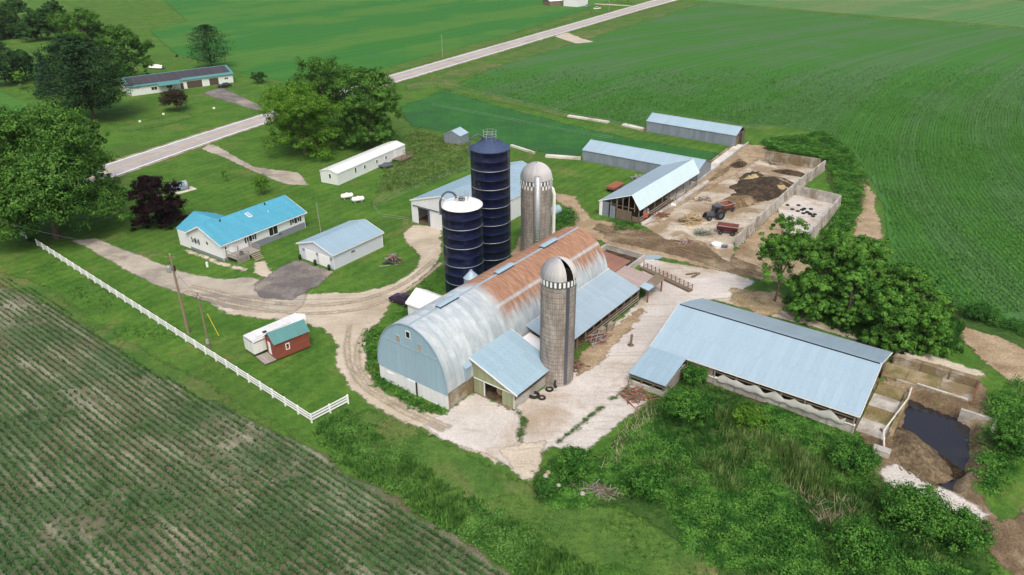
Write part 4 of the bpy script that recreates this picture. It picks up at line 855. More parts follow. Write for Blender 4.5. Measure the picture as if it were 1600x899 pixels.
for i in range(7): ob('roof_sheet',MB().box((i*1.22+.02,.05,2.63),(i*1.22+1.2,2.45,2.66+.006*(i%2))),'roof_white',tr)
for y in (.1,1.3): ob('rear_door',MB().box((-.05,y,.55),(-.005,y+1.1,2.4)),'siding_mobile',tr)
ob('side_stripe',MB().box((.1,-.03,2.2),(8.4,-.004,2.3)),'steel_dark',tr);ob('rear_header',MB().box((-.06,.05,2.42),(-.006,2.45,2.5)),'steel_dark',tr)
ob('roof_vent',MB().box((2.2,.7,2.67),(2.7,1.1,2.8)),'black',tr)
for x in (3.6,4.5):
    for y in (.1,2.4): wq=ob('wheel',MB().tube([(x,y-.1,.36),(x,y+.1,.36)],.36,14),'tire',tr)
ob('trim_strip',MB().box((.8,.45,2.665),(6.5,.52,2.69)),'rust_pink',tr)
# ------------------------------------------------------------------ white rail fence
wf=thing('white_rail_fence','long white three-rail fence between lawn and young corn','fence',gp(484,656))
ox,oy=gp(484,656);P0=np.array(gp(26,350));P1=np.array(gp(484,656));P2=np.array(gp(541.5,627))
pm=MB().box((-.09,-.09,0),(.09,.09,1.35));pm.add([(-.09,-.09,1.35),(.09,-.09,1.35),(.09,.09,1.35),(-.09,.09,1.35),(0,0,1.44)],[(0,1,4),(1,2,4),(2,3,4),(3,0,4)]);pm=pm.mesh('post','trim_white')
for a_,b_,n_ in ((P0,P1,35),(P1,P2,2)):
    d=(b_-a_)/n_;l=np.linalg.norm(d);an=math.atan2(d[1],d[0]);rm=MB().box((.07,-.03,-.1),(l-.07,.03,.1)).mesh('rail','trim_white')
    for i in range(n_+1 if b_ is P2 else n_):
        q=a_+d*i
        if not(b_ is P1 and i==3): o=link('post',pm,wf,(q[0]-ox,q[1]-oy,0));o.rotation_euler=(0,0,an)
        if i<n_ and not(b_ is P1 and i in (2,3)):
            for z in (.42,.82,1.2): o=link('rail',rm,wf,(q[0]-ox,q[1]-oy,z));o.rotation_euler=(random.uniform(-.01,.01),0,an)
sh_=thing('evergreen_shrub','dark evergreen shrub in the gap of the white fence','shrub',tuple(P0+(P1-P0)*3/35))
# ------------------------------------------------------------------ wire fences
def wire_fence(label,pts,step,h=1.2,post='wood_old',w=.12):
    P=np.array([gp(*p) for p in pts]);s=np.r_[0,np.cumsum(np.linalg.norm(np.diff(P,axis=0),axis=1))];n=max(2,int(s[-1]/step));t=np.linspace(0,s[-1],n+1)
    X=np.interp(t,s,P[:,0]);Y=np.interp(t,s,P[:,1]);r=thing('wire_fence',label,'fence',(X[0],Y[0],0));me=MB().tube([(0,0,0),(0,0,h)],w/2,6).mesh('post',post)
    for i in range(n+1): o=link('post',me,r,(X[i]-X[0],Y[i]-Y[0],0));o.rotation_euler=(random.uniform(-.06,.06),random.uniform(-.06,.06),0)
    for z in (.5,.95): ob('wire',MB().tube([(X[i]-X[0],Y[i]-Y[0],z) for i in range(n+1)],.014,4),'steel',r)
wire_fence('wire fence between the hay paddock and the corn field',[(640,135),(690,130),(800,158),(890,182),(1010,206)],5.,1.3)
wire_fence('wire fence crossing the dark hay paddock',[(680,165),(780,185),(880,207),(960,222)],7.,1.3)
wire_fence('thin wire fence on the lawn beside the mobile home',[(740,262),(700,275),(640,300),(580,325),(600,340),(642,345)],6.,1.2,'steel_dark',.09)
def bunk(label,a,b,w=1.2,h=.5):
    a=np.array(gp(*a));b=np.array(gp(*b));d=b-a;l=np.linalg.norm(d);an=math.degrees(math.atan2(d[1],d[0]));r=thing('concrete_strip',label,'feed bunk',(a[0],a[1],0),an);n=max(1,round(l/3.))
    for i in range(n): ob('section',MB().box((l*i/n+.02,-w/2,0),(l*(i+1)/n-.02,w/2,h+random.random()*.05)),'concrete_pale',r)
bunk('pale concrete strip in the grass left of the far tin shed',(892,184),(955,195));bunk('short pale concrete strip touching the far tin shed',(978,199),(1010,207),1.6)
bunk('pale concrete strip from the tall silo to the low tin shed',(856,246),(911,251),1.3);bunk('narrow pale curb in the grass right of the tall silo',(802,229),(838,241),.7)
# ------------------------------------------------------------------ poles
def pole(label,px,h,r0,r1,transformer):
    x,y=gp(*px);p=thing('utility_pole',label,'utility pole',(x,y,0))
    ob('shaft',MB().tube([(0,0,0),(0,0,h*.5),(0,0,h)],[r0,(r0+r1)/2,r1],10),'pole_wood',p)
    if transformer:
        ob('insulator',MB().lathe([(.05,h),(.1,h+.1),(.06,h+.25),(.01,h+.3)],8),'steel',p);ob('arm',MB().bar((-.7,0,h-.25),(.7,0,h-.25),.1),'pole_wood',p)
        t=ob('transformer',MB().lathe([(.01,0),(.28,0),(.3,.1),(.3,.95),(.24,1.02),(.01,1.05)],14),'steel',p,(-.55,-.15,h-2.6));ob('bracket',MB().box((.2,-.06,.4),(.5,.06,.55)),'steel_dark',t)
        for k,(u,v) in enumerate(((.35,-.25),(-.15,-.5))): ob('fuse_can',MB().tube([(u,v,h-2.3),(u,v,h-1.5)],.13,8),('black','steel')[k],p)
        ob('lamp_arm',MB().tube([(0,0,h-3.6),(.7,-.3,h-3.3),(1.2,-.5,h-3.3)],.04,6),'steel',p);ob('lamp_head',MB().lathe([(.01,.12),(.16,.05),(.2,-.08),(.01,-.08)],10),'steel',p,(1.3,-.55,h-3.32))
    else:
        ob('meter_box',MB().box((-.2,-.35,1.),(.2,-.12,1.7)),'steel',p);ob('cable_head',MB().lathe([(.01,.3),(.12,.2),(.12,0),(.01,-.05)],8),'steel',p,(.1,-.15,h-.8))
        for s in (-1,1): ob('bracket',MB().bar((0,0,h-.6),(s*.6,-.3,h-.8),.05),'steel_dark',p)
    return x,y,h
a1=pole('tall brown utility pole with grey transformer beside the white fence',(293.5,513.2),12.6,.22,.13,True);a2=pole('thinner utility pole with meter box near the red cabin',(326.5,538),9.,.15,.09,False)
def wire(label,a,b,sag):
    pts=[tuple(np.array(a)+(np.array(b)-np.array(a))*t-np.array([0,0,sag*4*t*(1-t)])) for t in np.linspace(0,1,14)];tag(ob('power_line',MB().tube(pts,.022,4),'steel_dark'),label,'wire')
wire('overhead wire running between the two utility poles',(a1[0],a1[1],10.4),(a2[0],a2[1],8.6),.3);q=gp(-160,360);wire('overhead wire running from the tall pole over the lawn',(a1[0],a1[1],12.3),(q[0],q[1],11.),1.2)
wire('overhead wire from the thin pole to the milk house',(a2[0],a2[1],8.6),bl(16.5,20.4,3.2),.9)
x,y=gp(341,518);gw=tag(ob('guy_guard',MB().tube([(0,0,0),(-1.4,.9,3.2)],.04,6),'guard_yellow',None,(x,y,0)),'slanting bright yellow guy-wire guard near the poles','guy guard')
p=thing('thin_pole','bare slim grey pole standing between house and garage','pole',gp(503,360));ob('shaft',MB().tube([(0,0,0),(-.1,0,6.2)],[.09,.06],8),'wood_gray',p);ob('top_fork',MB().bar((-.3,0,6.1),(.15,0,6.2),.05),'wood_gray',p)
for lab,px,h in (('grey verge pole between road and bean field',(697,88),9.),('dark verge pole past the field entrance',(958,20),8.5)):
    p=thing('roadside_pole',lab,'utility pole',gp(*px));ob('shaft',MB().tube([(0,0,0),(0,0,h)],[.16,.1],8),'wood_gray',p);ob('arm',MB().bar((-.8,0,h-.4),(.8,0,h-.4),.1),'wood_gray',p)
# ------------------------------------------------------------------ tanks, pipe, small yard things
def propane(label,px,rz):
    t=thing('propane_tank',label,'tank',gp(*px),rz,'white propane tanks on the lawn');L=1.35;pr=[(-L,0,.75),(-L+.07,0,.75),(-L+.3,0,.75),(L-.3,0,.75),(L-.07,0,.75),(L,0,.75)]
    ob('shell',MB().tube(pr,[.06,.3,.52,.52,.3,.06],18),'white_gloss',t,smooth=True);ob('valve_dome',MB().lathe([(.2,1.2),(.2,1.38),(.01,1.44)],12),'white_gloss',t)
    for x in (-.7,.7): ob('foot',MB().box((x-.08,-.35,0),(x+.08,.35,.32)),'concrete',t)
propane('white propane tank closest to the white mobile home',(545,307),22);propane('white propane tank closest to the wire fence',(562,312.5),22)
x,y=gp(291,290);t=tag(ob('concrete_pad',MB().box((-2.2,-1.3,0),(2.2,1.3,.15)),'concrete_pale',None,(x,y,0)),'pale concrete pad under the culvert pipe beside the purple maple','pad');t.rotation_euler=(0,0,math.radians(48))
t=thing('culvert_pipe','short grey steel culvert pipe with rusty mouth on its pad','pipe',(x-.9,y-.3,.15),38)
ob('tube',MB().lathe([(.95,-1.7),(1.0,-1.7),(1.0,1.7),(.95,1.7),(.82,1.7),(.82,-1.7)],20),'metal_gray',t).rotation_euler=(0,math.pi/2,0)
for o in t.children: o.location=(0,0,1.0)
ob('rim',MB().lathe([(.8,0),(1.08,0),(1.08,.12),(.8,.12)],20),'rust',t,(1.65,0,1.0)).rotation_euler=(0,math.pi/2,0)
x,y=gp(325,410);tag(ob('utility_box',MB().box((-.15,-.15,0),(.15,.15,.95)),'trim_white',None,(x,y,0)),'small white utility post in the lawn by the drive','utility box')
x,y=gp(984,543);t=thing('yard_post','single dark wooden post standing in the concrete barnyard','post',(x,y,.06));ob('shaft',MB().tube([(0,0,0),(.05,0,1.75)],.17,8),'wood_old',t);ob('footing',MB().lathe([(.5,0),(.35,.08),(.01,.1)],10),'mulch',t)
def wheel(parent,x,y,r,w,rim='steel_dark',name='wheel'):
    t=MB().lathe([(r*.55,-w/2),(r*.9,-w/2),(r,-w*.3),(r,w*.3),(r*.9,w/2),(r*.55,w/2)],18);o=ob(name,t,'tire',parent,(x,y,r));o.rotation_euler=(math.pi/2,0,0)
    ob('rim',MB().lathe([(.01,-w*.2),(r*.56,-w*.3),(r*.56,w*.3),(.01,w*.2)],14),rim,o);return o
# tractor
x,y=gp(1118,347);t=thing('tractor','old dark farm tractor with cab on the feedlot floor','tractor',(x,y,.07),200)
for s in (-1,1): wheel(t,-.6,s*1.0,.95,.55);wheel(t,1.75,s*.8,.55,.32)
ob('hood',MB().box((.35,-.38,.85),(2.2,.38,1.6)),'steel_dark',t);ob('chassis',MB().box((-.9,-.3,.6),(2.1,.3,.9)),'steel_dark',t);ob('grille',MB().box((2.2,-.36,.9),(2.28,.36,1.55)),'black',t)
for s in (-1,1): ob('fender',MB().ext([(-1.2,s*.72,1.5),(-.9,s*.72,1.95),(-.2,s*.72,1.95),(.1,s*.72,1.5)],(0,s*.35,0)),'steel_dark',t)
cbn=ob('cab_roof',MB().box((-1.1,-.75,2.6),(.45,.75,2.72)),'steel_dark',t)
for u,v in ((-1.,-.68),(-1.,.68),(.35,-.68),(.35,.68)): ob('cab_post',MB().box((u-.05,v-.05,1.5),(u+.05,v+.05,2.6)),'black',t)
ob('windshield',MB().box((.34,-.63,1.65),(.37,.63,2.55)),'glass_dark',t);ob('seat',MB().box((-.8,-.25,1.2),(-.3,.25,1.75)),'black',t);ob('exhaust',MB().tube([(1.3,.2,1.6),(1.3,.2,2.6)],.05,6),'rust',t)
def wagon(label,px,rz,l=3.6,mat='red_paint'):
    x,y=gp(*px);t=thing('spreader_wagon',label,'wagon',(x,y,.07),rz);h0,h1=.75,1.75;w0,w1=.55,1.05
    for s in (-1,1): ob('side_panel',MB().ext([(-l/2,s*w0,h0),(l/2,s*w0,h0),(l/2+.15,s*w1,h1),(-l/2-.15,s*w1,h1)],(0,s*.06,0)),mat,t)
    for s in (-1,1): ob('end_panel',MB().ext([(s*l/2,-w0,h0),(s*l/2,w0,h0),(s*(l/2+.15),w1,h1),(s*(l/2+.15),-w1,h1)],(s*.06,0,0)),mat,t)
    ob('floor',MB().box((-l/2,-w0,h0-.05),(l/2,w0,h0+.06)),'rust',t)
    rm=MB();
    for s in (-1,1): rm.bar((-l/2-.2,s*w1,h1+.03),(l/2+.2,s*w1,h1+.03),.14,.1);rm.bar((s*(l/2+.18),-w1,h1+.03),(s*(l/2+.18),w1,h1+.03),.14,.1)
    ob('top_rim',rm,'rust_pink',t);ob('load',MB().box((-l/2+.05,-w0-.1,h0+.1),(l/2-.05,w0+.1,h0+.35)),'pile_dark',t)
    for u in (-1.1,1.1):
        ob('axle',MB().bar((u,-1,.42),(u,1,.42),.1),'steel_dark',t)
        for s in (-1,1): wheel(t,u,s*.95,.42,.24)
    ob('drawbar',MB().bar((l/2,0,.5),(l/2+1.6,0,.45),.12),'steel_dark',t);return t
wagon('dark red flared-box manure wagon beside the bunker wall',(1137,371),-22);wagon('rusty red box wagon standing behind the tractor',(1135,336),30,2.6,'rust')
# firewood / pallet pile, scrap piles
def sticks(name,label,cat,px,n,rx,ry,h,mats,lmin,lmax,r,rz=0,flat=False):
    x,y=gp(*px);t=thing(name,label,cat,(x,y,.07),rz)
    ms=[MB().bar((-l/2,0,0),(l/2,0,0),r*2,r*(1.4 if not flat else .6)).mesh('piece',m) for m in mats for l in np.linspace(lmin,lmax,3)]
    for i in range(n):
        u=random.gauss(0,.42);v=random.gauss(0,.42);k=max(0,1-(u*u+v*v)*.8);o=link('piece',random.choice(ms),t,(u*rx,v*ry,r+random.random()*h*k));o.rotation_euler=(0,random.uniform(-.35,.35),random.uniform(0,6.3))
    return t
sticks('firewood_pile','heap of split tan firewood in front of the tractor','firewood pile',(1080,352),240,2.5,1.6,1.7,['firewood','straw_bale','wood_plank'],.5,1.0,.12,20)
sticks('scrap_heap','tangled green metal scrap on the pale feedlot slab','scrap',(1100,371),45,2.,1.1,.6,['green_metal','wood_gray'],.8,2.4,.05,10)
sticks('scrap_heap','rusty bent scrap iron on the barnyard slab','scrap',(1075,383),30,2.,1.1,.2,['rust','rust_pink'],.8,2.2,.05,10)
sticks('scrap_heap','dark scrap pile at the open shed corner','scrap',(1035,342),40,1.8,1.2,.5,['wood_old','rust'],.5,1.8,.08,10)
sticks('scrap_heap','rusty brush and pipe pile by the freestall lean-to','scrap',(990,625),60,1.6,2.2,.5,['rust','wood_old'],.8,2.6,.05,40)
sticks('scrap_heap','old rusty machinery heap on the lawn by the garage','scrap',(614,408),70,1.5,1.2,1.5,['rust','steel_dark','wood_gray'],.5,1.8,.08,40)
sticks('scrap_heap','scattered debris under the near concrete silo','scrap',(895,575),40,1.6,1.8,.5,['wood_old','rust'],.6,2.0,.07,50)
sticks('gate_stack','stack of rusty steel gates leaning by the long lean-to','gates',(930,534),36,1.8,1.3,.9,['rust','steel','rust'],1.8,3.2,.05,BA)
for i,(px,rz,l) in enumerate((((1081,434),15,2.1),((1086,437),40,1.8),((1089,436),48,1.8))):
    x,y=gp(*px);o=tag(ob('log',MB().tube([(-l/2,0,.17),(l/2,0,.17)],.15,8),'wood_old',None,(x,y,.07)),('flat dark timber lying apart on the barnyard slab','dark log beside the flat timber','outer dark log of the three on the barnyard slab')[i],'log');o.rotation_euler=(0,0,math.radians(rz))
x,y=gp(1121,391);t=thing('water_trough','white plastic tub and blue-grey motor parts on the slab','trough',(x,y,.07));ob('tub',MB().lathe([(.9,0),(1.,.55),(.92,.55),(.8,.1),(.01,.1)],18),'white_gloss',t);ob('motor',MB().tube([(.6,-.6,.35),(1.7,-.7,.35)],.3,10),'steel_dark',t);ob('mount',MB().box((.5,-1.,0),(1.8,-.3,.1)),'steel',t)
x,y=gp(1054,327);o=tag(ob('barrel',MB().tube([(-.45,0,.3),(.45,0,.3)],.3,12),'white_gloss',None,(x,y,.07)),'white plastic barrel lying beside the feed bunk','barrel');o.rotation_euler=(0,0,-.5)
x,y=gp(1011,344);t=thing('skid_loader','orange and white skid loader at the open shed corner','loader',(x,y,.07),70)
ob('body',MB().box((-.9,-.5,.35),(.6,.5,1.1)),'orange',t);ob('cage',MB().box((-.4,-.45,1.1),(.4,.45,1.9)),'steel',t);ob('bucket',MB().box((.9,-.7,.1),(1.4,.7,.6)),'steel_dark',t);ob('arm',MB().bar((-.6,.5,1.3),(1.,.5,.6),.12),'trim_white',t);ob('arm',MB().bar((-.6,-.5,1.3),(1.,-.5,.6),.12),'trim_white',t)
for u in (-.55,.4):
    for s in (-1,1): wheel(t,u,s*.62,.38,.25)
def tyre(label,x,y,r,flat,group,z=.06):
    t=MB().lathe([(r*.55,-r*.18),(r*.9,-r*.2),(r,-r*.1),(r,r*.1),(r*.9,r*.2),(r*.55,r*.18)],16);o=tag(ob('tyre',t,'tire',None,(x,y,z+(r*.2 if flat else r)))
        ,label,'tyre',group);o.rotation_euler=(0 if flat else 1.4,0,random.random()*3);return o
for i in range(17):
    a=(i%6)/5.;a=random.gauss(0,1);x,y=gp(1256+a*13+random.uniform(-4,4),335+a*5+random.uniform(-5,7));tyre('black tyre lying on the empty bunker floor',x,y,.42,True,'tyres on the bunker floor',.07)
for lab,px,r,fl__ in (('large black tractor tyre at the lean-to knee wall',(832,620),.75,True),('pale-rimmed tyre lying by the lean-to wall',(844,624),.5,True),('black tyre propped nearest the silo foot',(866,607),.55,False),('black tyre lying between lean-to and silo',(856,611),.55,True)):
    x,y=gp(*px);tyre(lab,x,y,r,fl__,None)
# dark car beside the milk house, far car, tarp boat
def car(label,px,rz,mat,cat='car',L=4.6):
    x,y=gp(*px);t=thing('parked_car' if cat=='car' else cat,label,cat,(x,y,.06),rz);h=L/2
    ob('body',MB().ext([(-h,-.88,.3),(h,-.88,.3),(h,-.88,.75),(h*.85,-.88,.9),(h*.35,-.88,.95),(-h*.95,-.88,.98),(-h,-.88,.8)],(0,1.76,0)),mat,t)
    ob('cabin',MB().add([(h*.35,-.82,.95),(h*.35,.82,.95),(-h*.8,.82,.98),(-h*.8,-.82,.98),(h*.08,-.62,1.45),(h*.08,.62,1.45),(-h*.6,.62,1.45),(-h*.6,-.62,1.45)],[(0,1,5,4),(1,2,6,5),(2,3,7,6),(3,0,4,7)]),'glass_dark',t);ob('car_roof',MB().box((-h*.62,-.64,1.45),(h*.1,.64,1.5)),mat,t)
    for u in (-h*.62,h*.62):
        for s in (-1,1): wheel(t,u,s*.8,.33,.2,'steel')
    for s in (-1,1): ob('headlight',MB().box((h,s*.62-.14,.6),(h+.03,s*.62+.14,.75)),'white_gloss',t)
    return t
car('dark purple car parked beside the white milk house',(628,471),BA+90,'purple',L=4.0);car('black car parked before the far house garage',(356,130),215,'car_dark');car('small white car by the distant white barn',(940,17),40,'white_gloss');car('grey car parked beside the distant white barn',(925,13),60,'steel')
x,y=gp(250,99);t=thing('covered_boat','white tarp-covered boat on the far lawn','boat',(x,y,0),-12);m=MB();n_=10
for i in range(n_+1):
    u=-3.+6*i/n_;ww=1.3*math.sqrt(max(.03,1-(u/3.2)**4));hh=1.9-.25*abs(math.sin(i*1.3))-.1*abs(u)
    m.v+=[(u,-ww,.5),(u,-ww*.75,1.2),(u,0,hh),(u,ww*.75,1.2),(u,ww,.5)]
for i in range(n_):
    for k in range(4): m.f.append((i*5+k,(i+1)*5+k,(i+1)*5+k+1,i*5+k+1))
ob('tarp_cover',m,'white_gloss',t);ob('trailer_frame',MB().box((-2.6,-.9,.3),(3.6,.9,.48)),'steel_dark',t)
for s in (-1,1): wheel(t,-.6,s*1.05,.33,.2)
# red rusty box in the grass behind the open shed
x,y=gp(963,300);t=thing('rusty_wagon','rusty red flat wagon in the grass behind the open shed','wagon',(x,y,0),53);ob('bed',MB().box((-2.2,-1.1,.8),(2.2,1.1,1.3)),'rust',t)
for u in (-1.3,1.3):
    for s in (-1,1): wheel(t,u,s*.9,.38,.22)
sticks('scrap_heap','grey scrap beside the tin shed corner','scrap',(1000,283),30,1.5,1.0,.8,['wood_gray','steel'],.6,1.8,.08)
# calf feed bunk with gates across the yard
a_=np.array(gp(1004,424));b_=np.array(gp(1079,461));d=b_-a_;l=np.linalg.norm(d);bnk=thing('fence_bunk','line of rusty feed-bunk railings across the barnyard','feed bunk',(a_[0],a_[1],.06),math.degrees(math.atan2(d[1],d[0])))
ob('trough',MB().box((0,-.5,0),(l,.3,.4)),'wood_old',bnk);n_=12
for i in range(n_+1): ob('post',MB().box((l*i/n_-.05,.25,0),(l*i/n_+.05,.35,1.3)),'rust',bnk)
for z in (.6,.9,1.2): ob('rail',MB().bar((0,.3,z),(l,.3,z),.05,.07),'rust_pink',bnk)
for i in range(n_): ob('brace',MB().bar((l*i/n_,.3,.5),(l*(i+1)/n_,.3,1.2),.05),'rust',bnk)
tag(ob('plastic_sheet',MB().prism([(-1.8,-.7),(-.6,-1.),(1.2,-.8),(2.,.1),(1.2,.9),(-.5,.8),(-1.6,.3)],0,.06),'metal_gray',None,(*gp(1019,406),.07)),'blue-grey plastic sheet on the dirt behind the pen','sheet')
# ------------------------------------------------------------------ feedlot walls
def panel_wall(label,a,b,h,name='bunker_wall',pw=1.2,mat='concrete',t=.28,h2=None):
    a=np.array(gp(*a));b=np.array(gp(*b));d=b-a;l=np.linalg.norm(d);r=thing(name,label,'wall',(a[0],a[1],0),math.degrees(math.atan2(d[1],d[0])));n=max(1,round(l/pw));w=l/n
    for i in range(n):
        hh=h+((h2 or h)-h)*i/n+random.uniform(-.03,.03)
        ob('panel',MB().box((w*i+.03,-t/2,0),(w*(i+1)-.03,t/2,hh)),mat,r)
        ob('buttress',MB().ext([(w*i-.08,-t/2-.55,0),(w*i-.08,-t/2,0),(w*i-.08,-t/2,hh*.9)],(.16,0,0)),mat,r)
    return r
panel_wall('long slanting concrete panel wall of the feedlot',(1150,391),(1247,303),2.1);panel_wall('far end of the panel wall behind the manure heap',(1248,302),(1290,272),2.1)
panel_wall('rear concrete wall behind the manure heap',(1282,273),(1197,258),2.6,mat='concrete_stained');panel_wall('rear concrete wall of the tyre bunker',(1313,329),(1245,312),2.2)
panel_wall('outer concrete wall of the tyre bunker',(1270,378),(1313,328),2.0)
al=thing('feed_alley','pale concrete feed alley leading to the far tin shed','feed alley',gp(1062,318));A0=np.array(gp(1058,318));A1=np.array(gp(1172,232));d=A1-A0;l=np.linalg.norm(d);al.location=(A0[0],A0[1],.06);al.rotation_euler=(0,0,math.atan2(d[1],d[0]))
for i in range(int(l/3)): ob('slab',MB().box((i*3.,0.2,0),(i*3.+2.95,2.6,.12)),'concrete_yard' if False else 'concrete_pale',al)
ob('curb',MB().box((0,-.15,0),(l,.15,.7)),'concrete',al);ob('curb',MB().box((6,2.7,0),(l,2.95,.5)),'concrete_stained',al)
def pile(name,label,cat,px,rx,ry,h,mat,rz=0,seed=1,z=.06,n=26,pieces=0):
    x,y=gp(*px);m=MB();N=n
    for i in range(N+1):
        for k in range(N+1):
            u=-1+2*i/N;v=-1+2*k/N;r=math.hypot(u,v);nz=float(lat(np.array([u*3+9]),np.array([v*3+9]),1.3,seed)[0]);n2=float(lat(np.array([u*9+9]),np.array([v*9+9]),1.3,seed+5)[0])
            e=max(0,1-(r*(1.+.5*(nz-.5)))**1.6);m.v.append((u*rx,v*ry,h*(e**.8)*(.55+.7*nz)+.18*(n2-.5)*(1 if e>0 else 0)-.05))
    for i in range(N):
        for k in range(N): m.f.append((i*(N+1)+k,(i+1)*(N+1)+k,(i+1)*(N+1)+k+1,i*(N+1)+k+1))
    o=tag(ob(name,m,mat,None,(x,y,z),True),label,cat);o.rotation_euler=(0,0,math.radians(rz));return o
pile('manure_pile','large dark manure heap inside the feedlot walls','manure heap',(1195,302),9.,6.,2.2,'pile_dark',40,3);pile('manure_pile','tan straw heap beside the dark manure','straw heap',(1218,306),3.2,2.6,1.6,'straw_bale',20,4)
pile('dirt_pile','brown bedding heap behind the tractor','bedding heap',(1155,322),6.,3.,1.1,'pile_brown',35,5);pile('manure_pile','small dark heap against the feed alley','manure heap',(1158,264),3.,1.6,.9,'pile_dark',45,6);pile('manure_pile','blackish heap at the rear feedlot wall','manure heap',(1240,279),5.,1.6,.8,'pile_dark',-35,8)
# ------------------------------------------------------------------ manure lagoon and its concrete
pond=[gp(x,y,-1.2) for x,y in [(1360,640),(1415,600),(1540,640),(1570,690),(1560,800),(1500,830),(1350,800)]]
tag(ob('lagoon_water',MB().add([(x,y,-1.2) for x,y in pond],[tuple(range(len(pond)))]),'lagoon'),'dark still manure lagoon water','water',kind='structure')
pile('dirt_mound','brown muck mound sloping into the lagoon','muck mound',(1410,704),3.9,5.6,2.1,'mulch',20,11,-1.15)
ws=thing('push_off_wall','thick concrete block wall at the end of the freestall barn','wall',gp(1397,578));A0=np.array(gp(1394,577));A1=np.array(gp(1524,617));d=A1-A0;l=np.linalg.norm(d);ws.location=(A0[0],A0[1],0);ws.rotation_euler=(0,0,math.atan2(d[1],d[0]))
for i in range(3): ob('block',MB().box((l*i/3+.12,-.45,0),(l*(i+1)/3-.12,.5,1.35)),'concrete_stained',ws)
for i in range(4): ob('pier',MB().box((l*i/3-.11,-.5,0),(l*i/3+.11,.45,1.3)),'wood_old',ws)
stg=thing('push_off_floor','yellow-stained concrete push-off floor above the lagoon','slab',(A0[0],A0[1],0),math.degrees(math.atan2(d[1],d[0])));
for i in range(3): ob('slab',MB().box((-1.8+i*(l+1.8)/3+.02,-4.2,0),(-1.8+(i+1)*(l+1.8)/3-.02,-.55,.2)),('slab_yellow','slab_yellow','concrete_stained')[i],stg)
ob('retaining_wall',MB().box((1.2,-4.6,-1.7),(l-.4,-4.25,.35)),'concrete_stained',stg);ob('pipe_rail',MB().bar((3.6,-4.4,.55),(l-.6,-4.4,.45),.16),'concrete_pale',stg)
gt=thing('steel_gate','rusty steel gate beside the lagoon floor','gate',(A0[0],A0[1],0),math.degrees(math.atan2(d[1],d[0])))
for z in (.4,.8,1.2): ob('bar',MB().bar((l,-.3,z),(l-.2,-4.6,z),.06),'rust',gt)
for y in (-.3,-2.4,-4.6): ob('post',MB().box((l-.12,y-.07,0),(l,y+.07,1.4)),'rust',gt)
ap=thing('barn_apron','pale concrete apron at the open end of the freestall barn','slab',(18.47,84.65,0),-36.22)
for i in range(4): ob('slab',MB().box((Lf-.2,1.+i*3.1,0),(Lf+3.,4.05+i*3.1,.13)),('concrete','slab_yellow','concrete','slab_yellow')[i],ap)
rw_=thing('scrape_wall','low stained wall with pale pipe rail along the lagoon','wall',(18.47,84.65,0),-36.22);ob('wall',MB().box((Lf+3.05,1.5,-1.7),(Lf+3.6,12.4,.55)),'slab_yellow',rw_);ob('pipe_rail',MB().tube([(Lf+3.3,-1,.4),(Lf+2.6,1.5,.95),(Lf+3.1,6,.95),(Lf+3.6,10,1.0),(Lf+3.5,12.6,1.1)],.1,8),'concrete_pale',rw_)
for y in (1.6,6,10,12.3): ob('post',MB().box((Lf+3.1,y-.08,.5),(Lf+3.3,y+.08,1.0)),'wood_old',rw_)
x,y=gp(1512,690,-.3);t=thing('wing_wall','grey concrete wing wall at the lagoon corner','wall',gp(1500,656),-38);ob('wall',MB().box((-.2,-.2,-1.7),(3.6,.2,.5)),'concrete',t);ob('return_wall',MB().box((3.3,-3.,-1.7),(3.6,-.2,.35)),'concrete',t)
tag(ob('concrete_block',MB().box((-.9,-.5,-.2),(.9,.5,.7)),'concrete',None,(*gp(1372,718),0)),'lone grey concrete block at the freestall barn foot','block').rotation_euler=(0,0,-.6)
# ------------------------------------------------------------------ far house across the road and distant barn
Lk,Wk=35.7,13.
fh,zr=gable('far_house','long low house with dark roof, teal eaves and attached garage','house',-127.6,251.,38.8,Lk,Wk,3.,5.2,.5,'roof_teal','siding_mobile',.4,rib=.6,pw=1.2,trim='roof_teal')
f=onwall('F',Lk,Wk,.4)
for i in range(14):
    u0=.5+i*2.46
    ob('shingle_strip',MB().ext([(u0,1.5 if i>6 else .9,3.+2.2*(1.5 if i>6 else .9)/6.5+.09),(u0+2.38,1.5 if i>6 else .9,3.+2.2*(1.5 if i>6 else .9)/6.5+.09),(u0+2.38,6.1,3.+2.2*6.1/6.5+.09),(u0,6.1,3.+2.2*6.1/6.5+.09)],(0,0,.05)),'shingle',fh)
door(fh,f,21.5,.05,5.2,2.3,'brown_door',False,'overhead_door');door(fh,f,28.3,.05,3.2,2.3,'brown_door',False,'overhead_door');window(fh,f,32.8,1.3,1.4,.8,mull=2);window(fh,f,8.,1.,2.,1.2,mull=2);window(fh,f,13.,1.,2.,1.2,mull=2);door(fh,f,17.2,.1,1.,2.1,'brown_door')
ob('entry_roof',MB().ext([(9.,.2,3.05),(9.,-2.2,2.5),(9.,-2.2,2.6),(9.,.2,3.15)],(7.5,0,0)),'roof_teal',fh)
p=gp(905,13);db,_=gable('distant_barn','white barn far across the road beside parked cars','barn',p[0]+2,p[1],-160+180+35,13.,11.,6.,9.,.5,'metal_pale','siding_white',.2,trim=None)
p=gp(866,11);db2,_=gable('distant_shed','low open shed with pale roof left of the distant white barn','shed',p[0],p[1],30,10.,9.,2.8,4.2,.5,'roof_white','wood_old',.2,trim=None)
zone('distant_drive',[(935,9),(990,13),(1003,14),(990,11.5),(935,7.5)],'gravel',.03,'pale drive of the distant farm','lane',res=2,margin=2)
